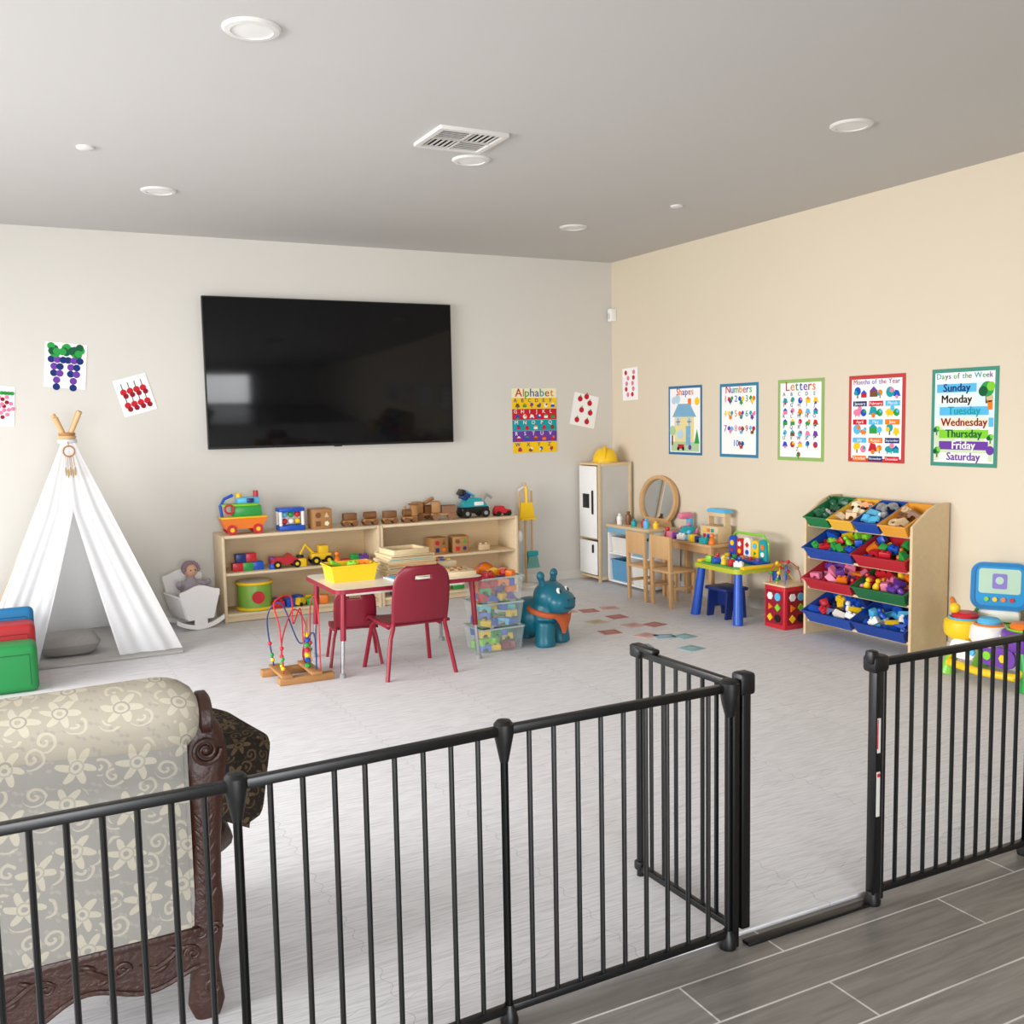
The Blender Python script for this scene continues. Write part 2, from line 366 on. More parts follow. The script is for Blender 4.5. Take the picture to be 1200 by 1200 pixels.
for sx in (-1,1): mb.rect(sx*.07-.015,-h*.02,.055,.055,PB,.0028); mb.rect(sx*.07-.015,-h*.02,.006,.055,INK('brown'),.003); mb.rect(sx*.07-.015,-h*.02,.055,.006,INK('brown'),.003)
mb.disc(-w*.14,-h*.2,.04,PB,.0028); mb.disc(w*.36,h*.27,.03,INK('yellow')); mb.disc(-w*.33,h*.29,.03,PB); mb.disc(-w*.22,h*.31,.036,PB,.0025); mb.poly([(w*.28,-h*.33),(w*.43,-h*.33),(w*.36,-h*.12)],INK('green')); mb.rect(-w*.38,-h*.27,.02,.1,INK('brown'),.0027); mb.disc(-w*.37,-h*.15,.04,PG,.0029); mb.rect(-w*.12,-h*.38,.08,.035,INK('red'),.0027); mb.disc(-w*.2,-h*.41,.015,INK('black'),.003); mb.disc(-w*.05,-h*.41,.015,INK('black'),.003); mb.disc(w*.15,-h*.39,.02,INK('purple'),.003)
tag(mb.build('shapes_poster',M=Mright(y,z)),'Shapes poster with pale house picture and thin blue border, farthest poster on right wall','poster',POST)
# numbers
y,z,w,h=rp(844,449,889,536); mb=sheet(w,h,mat('ink_steel','#2c7fa6',.7),.022)
mb.fit('Numbers',0,h*.415,w*.74,.055,['red','blue','green','orange'])
for i in range(10):
    r,c=divmod(i,3) if i<9 else (3,1); x=(c-1)*w*.28; yy=h*.27-r*h*.2
    mb.text(str(i+1),x-.028,yy+.01,.065,INK(ICOL[i%8]))
    for k in range(3): icon(mb,x+.03+.016*(k-1),yy+.012-.024*(k%2),.04,[ICOL[(i+k)%10]])
tag(mb.build('numbers_poster',M=Mright(y,z)),'blue-bordered Numbers poster with counting pictures on right wall','poster',POST)
# letters
y,z,w,h=rp(912,444,966,540); mb=sheet(w,h,mat('ink_leaf','#93b563',.7),.024)
mb.fit('Letters',0,h*.41,w*.64,.065,['red','orange','green','blue','purple'])
for i in range(26):
    r,c=divmod(i,5); x=(c-2)*w*.165+(w*.3 if r==5 else 0); yy=h*.28-r*h*.135
    mb.text(chr(65+i),x-.012,yy+.02,.036,INK('navy')); icon(mb,x,yy-.022,.05)
tag(mb.build('letters_poster',M=Mright(y,z)),'pale green-bordered Letters poster with small alphabet pictures on right wall','poster',POST)
# months
y,z,w,h=rp(995,439,1061,542); mb=sheet(w,h,mat('ink_brick','#c23b3b',.7),.024)
mb.fit('Months of the Year',0,h*.42,w*.82,.06,['red','blue','purple'])
for i,t in enumerate(['January','February','March','April','May','June','July','August','September','October','November','December']):
    r,c=divmod(i,3); x=(c-1)*w*.29; yy=h*.29-r*h*.21
    icon(mb,x-.02,yy+.005,.075); icon(mb,x+.03,yy-.005,.055); mb.rect(x,yy-.062,w*.25,.032,INK(['navy','red','sky','orange'][(r+c)%4]),.0031); mb.fit(t,x,yy-.062,w*.22,.02,['white'],.0036)
tag(mb.build('months_poster',M=Mright(y,z)),'red-bordered Months of the Year poster with twelve labelled pictures','poster',POST)
# days
y,z,w,h=rp(1092,431,1170,547); mb=sheet(w,h,mat('ink_jade','#3f8f7c',.7),.022)
mb.rect(0,h*.17,w*.88,h*.36,mat('ink_day_sky','#d9ecf2',.7),.002)
mb.poly([(-w*.44,-h*.44)]+[(-w*.44+w*.88*k/20,-h*.16+.04*math.sin(k*.6)+.02*math.sin(k*1.3)) for k in range(21)]+[(w*.44,-h*.44)],mat('ink_day_hill','#cfe0b8',.7),.00205)
mb.fit('Days of the Week',0,h*.42,w*.84,.065,['teal','green','darkgreen','purple'])
for i,(t,c,tc) in enumerate([('Sunday','sky','navy'),('Monday','white','black'),('Tuesday','sky','teal'),('Wednesday','cream','maroon'),('Thursday','lime','darkgreen'),('Friday','purple','white'),('Saturday','white','purple')]):
    yy=h*.30-i*h*.117; xo=-.05 if i<2 else 0
    mb.rect(xo,yy,w*(.6 if i<2 else .74),h*.086,INK(c),.0022); mb.text(t,xo,yy,.062,INK(tc),bold=.06)
def tree(x,y,s):
    mb.rect(x,y-s*.35,s*.14,s*.4,INK('brown'),.0025); mb.disc(x,y,s*.3,INK('green'),.0027); mb.disc(x-s*.18,y-s*.08,s*.2,INK('darkgreen'),.0028); mb.disc(x+s*.16,y+s*.1,s*.18,INK('lime'),.0029)
tree(w*.34,h*.28,.14); tree(-w*.41,-h*.12,.06); mb.disc(w*.38,h*.19,.022,INK('tan')); mb.rect(w*.385,h*.12,.03,.05,INK('orange'),.0026); mb.rect(w*.405,-h*.05,.03,.05,INK('sky'),.0026); mb.disc(w*.4,-h*.33,.025,INK('purple')); tree(-w*.4,-h*.34,.07); tree(w*.4,-h*.2,.06)
tag(mb.build('days_poster',M=Mright(y,z)),'teal-bordered Days of the Week poster, the largest and nearest on right wall','poster',POST)
# alphabet on back wall
x,z,w,h=bp(600,455,652,529); mb=sheet(w,h); mb.rect(0,h*.43,w,h*.14,mat('ink_header','#f1f0c4',.7),.002)
mb.fit('Alphabet',0,h*.425,w*.86,.08,['red','orange','green','blue','purple','teal'])
rows=[('yellow',6),('red',6),('teal',5),('purple',5),('orange',4)]; i=0
for r,(c,n) in enumerate(rows):
    yy=h*.265-r*h*.174; mb.rect(0,yy,w,h*.172,INK(c if c!='orange' else 'yellow'),.002)
    for k in range(n):
        xx=(k-(n-1)/2)*w*.95/n
        mb.text(chr(65+i),xx-.014,yy+.022,.045,INK('navy' if c in('yellow','orange') else 'white')); icon(mb,xx+.008,yy-.018,.045,['brown','green','orange','blue','red','white']); i+=1
tag(mb.build('alphabet_poster',M=Mback(x,z)),'Alphabet poster with yellow, red, teal and purple rows right of television','poster')
# artwork sheets
x,z,w,h=bp(52,402,101,455); mb=sheet(w,h)
for sx in (-1,1):
    for r in range(5):
        for k in range(3-(r+1)//2): mb.disc(sx*w*.2+(k-1+(r+1)//2*.5)*.036,h*.12-r*.045,.023,INK('purple' if (r+k)%2 else 'navy'),.0024+.0001*k)
for k in range(24): mb.disc(random.uniform(-.38,.38)*w,h*random.uniform(.24,.43),.024,INK('green' if k%2 else 'darkgreen'),.0028+.00004*k)
tag(mb.build('grape_artwork',M=Mback(x,z,-.09)),'handmade grape picture with two purple bunches on back wall','artwork')
x,z,w,h=bp(138,441,178,485); mb=sheet(w,h)
for r in range(2):
    for k in range(4):
        xx=(k-1.5)*w*.2; yy=(.5-r)*h*.36; mb.disc(xx,yy-.01,.022,INK('red'),n=10); mb.disc(xx+.008,yy-.038,.018,INK('maroon'),.0028); mb.rect(xx,yy+.03,.006,.04,INK('darkgreen'),.0027)
tag(mb.build('cherry_artwork',M=Mback(x,z,.27)),'tilted white sheet with rows of red cherries on back wall','artwork')
x,z,w,h=bp(-22,452,17,499); mb=sheet(w,h)
for k in range(16): mb.disc(.035+.06*math.cos(k*2.4)*math.sqrt(k/16),.0+.075*math.sin(k*2.4)*math.sqrt(k/16),.013,INK('pink' if k%3 else 'maroon'),.003+.0001*k)
for k in range(4): mb.disc(.02+.02*k,.085,.013,INK('green'),.005)
tag(mb.build('strawberry_artwork',M=Mback(x,z,-.08)),'white sheet with pink dotted strawberry print cut by left photo edge','artwork')
x,z,w,h=bp(670,462,699,500); mb=sheet(w,h)
for q in ((-.06,.09),(.04,.07),(-.03,0),(.06,-.01),(-.06,-.09),(.04,-.09),(0,.12)): mb.disc(q[0],q[1],.024,INK('red')); mb.rect(q[0],q[1]+.028,.01,.012,INK('green'),.003)
tag(mb.build('apple_artwork',M=Mback(x,z,-.2)),'white sheet with loose red apples right of Alphabet poster','artwork')
y,z,w,h=rp(730,431,748,469); mb=sheet(w,h)
for k in range(10): mb.disc(((k%2)-.5)*w*.4+random.uniform(-.02,.02),h*(.36-.17*(k//2)),.02,INK('pink' if k%3 else 'red'))
tag(mb.build('blossom_artwork',M=Mright(y,z,.03)),'white sheet with pink dots, first on right wall beside corner','artwork')
# ------------------------------------------------------------ room shell
X0=-3.2; Y0=-3.4
def st(name,boxes,m):
    mb=MB()
    for a,b in boxes: mb.mm(a,b,m)
    return struct(mb,name)
st('floor',[((X0-.1,Y0-.1,-.12),(XR+.1,YB+.1,0))],PLANK)
st('ceiling',[((X0-.1,Y0-.1,ZC),(XR+.1,YB+.1,ZC+.12))],CEIL)
st('wall_back',[((X0-.1,YB,0),(XR+.1,YB+.1,ZC))],WALL)
st('wall_right',[((XR,Y0-.1,0),(XR+.1,YB,ZC))],WALL_WARMLIT)
wy0,wy1,wz0,wz1=1.2,6.0,.6,2.2
st('wall_left',[((X0-.1,Y0,0),(X0,wy0,ZC)),((X0-.1,wy1,0),(X0,YB,ZC)),((X0-.1,wy0,0),(X0,wy1,wz0)),((X0-.1,wy0,wz1),(X0,wy1,ZC))],WALL)
dx0,dx1,dz1=-2.9,1.2,2.1
st('wall_rear',[((X0,Y0-.1,0),(dx0,Y0,ZC)),((dx1,Y0-.1,0),(XR,Y0,ZC)),((dx0,Y0-.1,dz1),(dx1,Y0,ZC))],WALL)
fb=[]
for yy in (wy0,(2*wy0+wy1)/3,(wy0+2*wy1)/3,wy1): fb.append(((X0-.08,yy-.03,wz0),(X0-.02,yy+.03,wz1)))
for zz in (wz0,wz1): fb.append(((X0-.08,wy0,zz-.03),(X0-.02,wy1,zz+.03)))
st('window_1',fb,TRIM)
fb=[]
for xx in (dx0,(dx0+dx1)/2,dx1): fb.append(((xx-.04,Y0-.08,0),(xx+.04,Y0-.02,dz1)))
for zz in (.05,dz1): fb.append(((dx0,Y0-.08,zz-.04),(dx1,Y0-.02,zz+.04)))
st('window_2',fb,TRIM)
st('baseboard_back',[((X0,YB-.012,0),(XR-.012,YB,.085))],TRIM)
st('baseboard_right',[((XR-.012,2.0,0),(XR,YB,.085))],TRIM)
mb=MB(); mb.mm((X0+.02,1.995,0),(XR-.013,YB-.013,MZ),FOAM); o=mb.build('foam_play_mat')
tag(recenter(o),'pale grey wood-grain foam puzzle mat covering the play area floor','floor mat')
# ------------------------------------------------------------ ceiling fittings
FIXT=mat('fixture_white','#dfddd9',.5,var=.01)
def downlight(px,py,label,grp):
    c=F(px,py,ZC); t=thing('recessed_light',label,'ceiling light',(c.x,c.y,ZC-.012),0,grp)
    MB().lathe([(.097,.012),(.097,.009),(.09,.002),(.07,0),(.07,.004)],(0,0,0),FIXT,32).build('trim_ring',t)
    MB().lathe([(.07,.004),(.04,.003),(0.0001,.0025)],(0,0,0),mat('lens_white','#ebeae8',.5,var=.01),32).build('lens',t)
G='round recessed lights in the ceiling'
downlight(295,33,'round white recessed ceiling light, largest, near top left',G)
downlight(186,223,'round white recessed ceiling light above the wall art at left',G)
downlight(552,187,'round white recessed ceiling light just beyond the air vent',G)
downlight(998,146,'round white recessed ceiling light high at right above posters',G)
downlight(672,266,'small far recessed ceiling light nearest the room corner',G)
for px,py,lb in ((100,172,'flat white sprinkler cap on ceiling at left'),(793,241,'flat white sprinkler cap on ceiling near right wall')):
    c=F(px,py,ZC); o=MB().lathe([(.04,.012),(.04,.004),(.034,0),(.0001,-.001)],(0,0,0),FIXT,24).build('sprinkler_cap',M=T(c.x,c.y,ZC-.012)); tag(o,lb,'sprinkler cap','sprinkler caps on the ceiling')
t=thing('air_vent','square grey louvred air vent in the ceiling','air vent',(1.985,4.33,ZC-.016))
MB().ring(rrect(.345,.335,.008,2),rrect(.295,.285,.004,2),0,.016,FIXT).build('frame',t)
MB().box((0,0,.0135),(.295,.285,.004),mat('vent_dark','#1b1a19',.9)).build('backing',t)
mb=MB(); SLAT=mat('slat_grey','#c9c6c1',.5)
for q in range(4):
    sx=-1 if q%2 else 1; sy=-1 if q//2 else 1
    for k in range(5):
        if q in (0,3): mb.box((sx*.073,sy*(.020+k*.026),.006),(.132,.009,.003),SLAT)
        else: mb.box((sx*(.020+k*.027),sy*.071,.006),(.009,.128,.003),SLAT)
mb.box((0,0,.005),(.295,.010,.006),SLAT); mb.box((0,0,.005),(.010,.285,.006),SLAT)
mb.build('louvre',t)
c=RX(716,371); t=thing('motion_sensor','small white motion sensor high in the room corner','sensor',(XR-.03,YB-.05,c.z-.05))
MB().box((0,.0,.055),(.06,.06,.11),WHITEL,.01).build('housing',t); MB().box((-.028,-.0,.045),(.012,.036,.05),mat('sensor_lens','#d8d4cc',.3),.004).build('lens',t)
# ------------------------------------------------------------ television
a=BY(236,346,YB-.07); b=BY(532,518,YB-.07); tw=b.x-a.x; thh=a.z-b.z
t=thing('television','large black wall-mounted flat television on the back wall','television',((a.x+b.x)/2,YB-.035,b.z))
MB().box((0,-.008,thh/2),(tw,.028,thh),BLACKP,.004).build('housing',t)
MB().box((0,-.024,thh/2+.006),(tw-.016,.004,thh-.024),SCREEN,.001).build('screen',t)
MB().ring([(x,z+thh/2) for x,z in rrect(tw,thh,.004,1)],[(x,z+thh/2+.004) for x,z in rrect(tw-.014,thh-.022,.002,1)],.0215,.0285,BLACKM,MXZ).build('bezel',t)
MB().box((0,.019,thh*.5),(.5,.028,.4),BLACKM,.003).build('wall_bracket',t)
MB().box((0,-.024,.0),(.06,.012,.012),BLACKP,.002).build('sensor_bump',t)
# ------------------------------------------------------------ safety gate
GH=.715
gate=thing('safety_gate','black metal safety gate fence with its swing door standing open','safety gate',(1.65,1.95,0))
barmesh=MB().cyl((0,0,.035),(0,0,GH-.012),.0062,BLACKM,n=8)
bar0=None
def addbar(par,x,y):
    global bar0
    if bar0 is None:
        bar0=barmesh.build('bar',par); o=bar0
    else:
        o=bar0.copy(); COL.objects.link(o); o.parent=par
    o.location=(x-1.65,y-1.95,0)
def panel(a,b,nb,name='fence_panel',stile=.012):
    a=Vector(a);b=Vector(b); d=b-a; L_=d.length; ang=math.atan2(d.y,d.x); c=(a+b)/2
    mb=MB()
    mb.box((c.x,c.y,GH-.011),(L_,.022,.022),BLACKM,.004,(0,0,ang)); mb.box((c.x,c.y,.04),(L_,.02,.02),BLACKM,.004,(0,0,ang))
    for q in (a,b): mb.cyl((q.x,q.y,.012),(q.x,q.y,GH-.004),stile,BLACKM,n=10)
    o=mb.build(name,gate,world=True)
    for k in range(nb):
        q=a+d*((k+1)/(nb+1)); addbar(o,q.x,q.y)
    return o
g1=F(276,913,GH);g2=F(590,850,GH);g3=F(864,799,GH)
g0=(g1.x-.61,g1.y-.01)
rx0=2.135
panel(g0,(g1.x,g1.y),9,stile=.009); panel((g1.x,g1.y),(g2.x,g2.y),8,stile=.009); panel((g2.x,g2.y),(g3.x-.03,g3.y),9,stile=.009)
panel((rx0+.03,1.95),(rx0+.66,1.945),10,stile=.009); panel((rx0+.66,1.945),(rx0+1.3,1.94),10,stile=.009); panel((rx0+1.3,1.94),(rx0+1.94,1.94),10,stile=.009)
for q in (g1,g2,Vector((g0[0],g0[1],0)),Vector((rx0+.66,1.945,0)),Vector((rx0+1.3,1.94,0))):
    MB().lathe([(.01,GH-.085),(.017,GH-.05),(.023,GH-.02),(.023,GH+.004),(.016,GH+.012),(.0001,GH+.014)],(q.x,q.y,0),BLACKP,14).build('hinge_cap',gate,world=True)
    MB().lathe([(.02,0),(.022,.01),(.018,.03),(.012,.05)],(q.x,q.y,0),BLACKP,14).build('foot',gate,world=True)
# hinge post + latch post
gx,gy=g3.x,g3.y
MB().box((gx-.012,gy,GH/2),(.022,.026,GH),BLACKM,.004).box((gx+.02,gy,GH/2+.02),(.03,.03,GH-.05),BLACKM,.005).build('hinge_post',gate,world=True)
MB().lathe([(.012,GH-.085),(.021,GH-.05),(.026,GH-.02),(.026,GH+.004),(.018,GH+.012),(.0001,GH+.014)],(gx-.03,gy-.006,0),BLACKP,14).box((gx+.02,gy,GH-.005),(.05,.045,.06),BLACKP,.01).build('hinge_cap',gate,world=True)
MB().lathe([(.022,0),(.024,.012),(.018,.035),(.012,.05)],(gx-.03,gy,0),BLACKP,14).build('foot',gate,world=True)
lp=MB().box((rx0,1.95,GH/2),(.026,.03,GH),BLACKM,.004).build('latch_post',gate,world=True)
MB().box((rx0,1.95,GH-.01),(.06,.05,.05),BLACKP,.012).box((rx0-.022,1.945,GH+.01),(.03,.03,.04),BLACKP,.008).build('latch_block',gate,world=True)
STK=mat('sticker_grey','#d5d3cf',.6)
MB().box((rx0-.002,1.9335,.50),(.011,.002,.10),STK).box((rx0-.007,1.9325,.505),(.003,.001,.085),INK('red')).build('warning_sticker',lp,world=True)
MB().box((rx0-.002,1.9335,.33),(.012,.002,.13),STK).box((rx0-.002,1.9325,.385),(.011,.001,.01),INK('red')).build('instruction_sticker',lp,world=True)
MB().mm((gx+.02,1.938,0),(rx0,1.968,.010),BLACKM,.003).build('threshold_bar',gate,world=True)
MB().lathe([(.022,0),(.024,.012),(.016,.04)],(rx0,1.95,0),BLACKP,14).build('foot',gate,world=True)
# swing door, open at right angles into the play area
de=(gx-.008,gy+.435)
o=panel((gx+.005,gy+.03),de,6,'gate_door',.011)
MB().box((de[0],de[1],GH-.005),(.04,.05,.04),BLACKP,.008).box((de[0]-.005,de[1]-.05,GH+.008),(.03,.09,.016),BLACKP,.006).build('latch_handle',o,world=True)
MB().box((de[0],de[1],.045),(.03,.03,.03),BLACKP,.006).build('end_cap',o,world=True)
# ------------------------------------------------------------ antique armchair seen from behind
ch=thing('antique_armchair','antique carved mahogany armchair in floral brocade with its back to camera','armchair',(-.03,2.30,MZ))
W0,W1=-.46,.40; RZC=.722
def cx(x): return x+.03
def rollf(u,v):
    a=2*PI*v; e=max(0,(u-.88)/.12); s_=math.sqrt(max(0,1-e**2.5*.92)); w0=max(0,1-u/.02)
    rr=(.088+.005*math.sin(u*9)*(.5-.5*math.cos(a)))*s_*(1-.1*w0)
    return (cx(W0)+u*(.835),.07+rr*1.05*math.cos(a),RZC+rr*math.sin(a)-.006*e)
mb=MB(); mb.surf(rollf,36,28,ROLLF); mb.build('back_roll',ch)
mb=MB(); mb.surf(lambda u,v:(cx(W0)+.02+u*(.76),-.005-.034*math.sin(PI*min(1,max(0,u)))**.6*math.sin(PI*min(1,max(0,v)))**.6,.22+v*.46),24,16,DAMASK)
mb.mm((cx(W0)+.03,.0,.22),(cx(.33),.06,.69),DAMASK); mb.build('back_panel',ch)
def scroll(mb,c,r,turns,tr,m,flip=1,ph=0,plane='yz'):
    pts=[];n=int(18*turns)
    for k in range(n+1):
        a=ph+2*PI*turns*k/n*flip; q=r*(1-.85*k/n)
        pts.append((c[0],c[1]+q*math.cos(a),c[2]+q*math.sin(a)) if plane=='yz' else (c[0]+q*math.cos(a),c[1],c[2]+q*math.sin(a)))
    mb.tube(pts,[tr*(1-.4*k/n) for k in range(n+1)],m,8)
def chair_post(x,s):
    mb=MB()
    # broad, smooth S-scroll: wide shoulder volute, waisted middle, flared foot
    def half(z):
        ks=[(0,.030),(.03,.042),(.08,.036),(.13,.031),(.19,.040),(.26,.042),(.34,.036),(.42,.034),(.50,.037),(.57,.045),(.63,.052),(.68,.046),(.715,.026)]
        for (a,b),(c,d) in zip(ks,ks[1:]):
            if a<=z<=c: f=(z-a)/(c-a); f=f*f*(3-2*f); return b+(d-b)*f
        return .03
    nz=44
    def post(u,v):
        z=.712*v; h=half(z); a=2*PI*u; cxx=x+s*.012*math.sin((z-.35)*5)
        c_,s_=math.cos(a),math.sin(a); p_=.75
        return (cxx+h*math.copysign(abs(c_)**p_,c_),.022+.026*math.copysign(abs(s_)**p_,s_)+(.03*max(0,(z-.6)/.11)),z)
    mb.surf(post,24,nz,W_MAHOG)
    for k in range(6):
        z=.30+k*.036
        for sg in (-1,1): mb.ell((x+sg*.011,-.002,z),(.005,.004,.021),W_MAHOG,8,(0,sg*.55,0))
    mb.tube([(x+s*.012*math.sin((z-.35)*5),-.003,z) for z in [.26+.02*k for k in range(14)]],.004,W_MAHOG,6)
    for sg in (-1,1): scroll(mb,(x+sg*.017-s*.006,-.002,.215),.016,1.4,.005,W_MAHOG,sg,0,'xz')
    scroll(mb,(x+s*.012,-.001,.645),.034,2.0,.007,W_MAHOG,-s,0,'xz'); mb.ell((x+s*.012,-.001,.645),(.010,.008,.010),W_MAHOG,10)
    scroll(mb,(x+s*.002,-.003,.075),.02,1.5,.005,W_MAHOG,s,PI/2,'xz')
    mb.lathe([(.0001,-.018),(.05,-.018),(.062,-.010),(.062,.010),(.05,.018),(.0001,.018)],(x+s*.018,.075,RZC-.018),W_MAHOG,24,RYm(PI/2))
    mb.build('carved_post',ch)
chair_post(cx(.360),1); chair_post(cx(W0),-1)
mb=MB(); low=[]
n=48
for k in range(n+1):
    u=k/n; low.append((cx(W0)+.03+u*.78,.115+.016*math.cos(u*PI*6)-.02*math.exp(-((u-.5)/.08)**2)))
mb.prism(low+[(cx(W0)+.81,.225),(cx(W0)+.03,.225)],-.035,-.0,W_MAHOG,MXZ)
mb.tube([(x,-.002,z+.004) for x,z in low],.006,W_MAHOG,6)
for k in range(5):
    xk=cx(W0)+.11+k*.155; fl=1 if k%2 else -1
    mb.tube([(xk-.07+.14*j/12,-.001,.172+fl*.016*math.sin(PI*2*j/12)) for j in range(13)],[.003+.004*math.sin(PI*j/12) for j in range(13)],W_MAHOG,6)
    scroll(mb,(xk+.05,-.001,.168),.020,1.3,.0045,W_MAHOG,fl,0 if k%2 else PI,'xz')
    mb.ell((xk-.02,-.001,.172+fl*.022),(.018,.005,.007),W_MAHOG,8,(0,.4*fl,0)); mb.ell((xk+.01,-.001,.172-fl*.02),(.016,.005,.006),W_MAHOG,8,(0,-.4*fl,0))
mb.mm((cx(W0)+.03,-.014,.212),(cx(.34),.03,.232),W_MAHOG,.007); mb.build('carved_apron',ch)
MB().box((0,.36,.34),(.74,.56,.15),DAMASK,.05,seg=3).build('seat_cushion',ch)
MB().box((0,.36,.235),(.76,.58,.06),W_MAHOG,.015).build('seat_frame',ch)
for s in (-1,1):
    x=s*.34; MB().tube([(x,.62,.22),(x,.65,.12),(x,.62,.05),(x,.63,0)],[.04,.035,.024,.034],W_MAHOG,12).build('leg',ch)
    xa=s*.455
    MB().tube([(s*.39,.06,.38),(xa-s*.01,.12,.38),(xa,.3,.37),(xa,.50,.38),(xa,.56,.35),(s*.40,.54,.3),(s*.37,.53,.24)],[.03,.03,.03,.034,.04,.03,.03],W_MAHOG,12).build('arm',ch)
pil=thing('throw_pillow','dark brown patterned throw pillow tight against the antique armchair back','pillow',(.446,2.465,MZ+.425))
mb=MB(); Mp=T(0,0,.120)@RZ(.40)@RYm(PI/2+.06)@RZ(.16)
mb.cushion(.23,.23,.12,DARKDAM,Mp,16,-.03,8)
for k in range(4): mb.tube([Mp@Vector((-.095+.19*j/8,-.085+.055*k+.012*math.sin(j*1.3+k),-.050+.02*abs(j/4-1)**2)) for j in range(9)],.010,P('brown') if k%2 else DARKDAM,6)
mb.build('cover',pil)
mb=MB(); q=Mp@Vector((.115,.112,0))
for k in range(10):
    a=2*PI*k/10; mb.cyl(tuple(q),(q.x+.012*math.cos(a),q.y+.012*math.sin(a),q.z-.045),.003,P('brown'),n=5)
mb.ell(tuple(q),.012,P('brown'),8); mb.build('tassel',pil)
# ------------------------------------------------------------ teepee
tm=MB().box((.33,6.71,MZ+.01),(1.14,1.04,.02),GREYL,.008).build('teepee_mat'); tag(recenter(tm),'pale grey padded floor mat under the white teepee','mat')
TZ=MZ+.02
tp=thing('play_teepee','white canvas play teepee with crossed wooden poles and open front','play tent',(.35,6.73,TZ))
hx,hy,hz=.53,.46,1.31
cor=[(-hx,-hy),(hx,-hy),(hx,hy),(-hx,hy)]
for i,(x,y) in enumerate(cor):
    ex=Vector((-x*.05,-y*.05,hz+.03)); d=(ex-Vector((x,y,0))).normalized()
    MB().cyl((x,y,.0),tuple(ex+d*(.14-.02*(i%3))),.0155,W_MED,n=10).build('pole',tp)
tz=hz-.03
def topc(x,y): return (x*.055,y*.055)
def side(i,j,folds=.012):
    (x0,y0),(x1,y1)=cor[i],cor[j]
    def fn(u,v):
        bx=x0+(x1-x0)*u; by_=y0+(y1-y0)*u; tx,ty=topc(bx,by_)
        k=folds*math.sin(PI*u)*math.sin(PI*v)*1.5+.008*math.sin(u*PI*6+v*4)*(1-v)*math.sin(PI*u)
        x=bx*(1-v)+tx*v; y=by_*(1-v)+ty*v
        nrm=Vector((x0+x1,y0+y1)).normalized()
        return (x*1.01-nrm.x*k,y*1.01-nrm.y*k,.004+tz*v)
    return fn
mb=MB()
for i,j in ((1,2),(2,3),(3,0)): mb.surf(side(i,j,.02),22,16,CANVAS)
mb.build('canvas_cover',tp)
def drape(s):
    ow=.19 if s>0 else .25
    def fn(u,v):
        z=tz*v; full=(hx+.020)*(1-v)+.034*v; zt=.86
        zz=min(1,z/zt); op=ow*((1-zz)**1.05) if z<zt else 0
        op=min(op,full*.8)
        xe=op+(full-op)*u
        env=(1-v)**.8*math.sin(PI*u)**.35 if 0<u<1 else 0
        fold=(.010*math.sin(u*PI*3.4+v*2.0+s)+.005*math.sin(u*PI*8+v*6+s*2))*env
        y=-(hy*(1-v)+hy*.055*v)*1.04-.008-fold-(.014*(1-u)**2*math.sin(PI*v))
        return (s*xe,y,.004+z)
    return fn
for s in (-1,1): MB().surf(drape(s),44,36,CANVAS).build('front_curtain',tp)
mb=MB(); mb.torus((0,0,tz+.0),.045,.014,CANVAS); mb.torus((0,0,tz+.025),.042,.012,W_MED); mb.torus((0,0,tz+.045),.040,.010,W_TOY); mb.build('top_cord',tp)
mb=MB(); yf=-.11
mb.torus((.0,yf,tz-.06),.032,.005,W_TOY,RXm(PI/2)); mb.tube([(0,-.05,tz),(0,yf,tz-.02)],.003,W_TOY,6)
for k in range(5):
    x=(k-2)*.010; mb.tube([(x,yf-.01,tz-.09),(x*1.2,yf-.04,tz-.15-.01*(k%2))],.002,W_TOY,5); mb.ell((x*1.3,yf-.06,tz-.18-.012*(k%2)),(.006,.004,.03),mat('feather','#a98f66',.9),8)
mb.build('feather_charm',tp)
c=F(78,760); o=MB().cushion(.36,.24,.14,GREYF,T(0,0,.07),12).build('floor_cushion',M=T(c.x,6.45,TZ)); tag(o,'small grey cushion lying inside the teepee opening','cushion')
# ------------------------------------------------------------ soft play blocks, left edge
def softblock(yc,h,c,label,depth=.2):
    t=thing('soft_play_block',label,'play block',(-.22,yc,MZ),0,'soft play blocks at left edge')
    k=mat('foam_'+c,{'green':'#1d8a45','red':'#b5272c','blue':'#1773a8'}[c],.55); k2=mat('foam_dark_'+c,{'green':'#146b35','red':'#951d22','blue':'#115c88'}[c],.55)
    MB().box((0,0,h/2),(.62,depth,h),k,min(.035,depth*.45),seg=4).build('block_body',t)
    MB().tube([(.27,-depth/2-.001,.04),(.27,-depth/2-.001,h-.05),(-.27,-depth/2-.001,h-.05),(-.27,-depth/2-.001,.04)],.003,k2,6).build('seam',t)
softblock(5.80,.255,'green','green soft play block, front one at left photo edge',.2)
softblock(6.015,.325,'red','red soft play block between the green and blue ones',.2)
softblock(6.155,.385,'blue','blue soft play block, rear and tallest at left edge',.07)
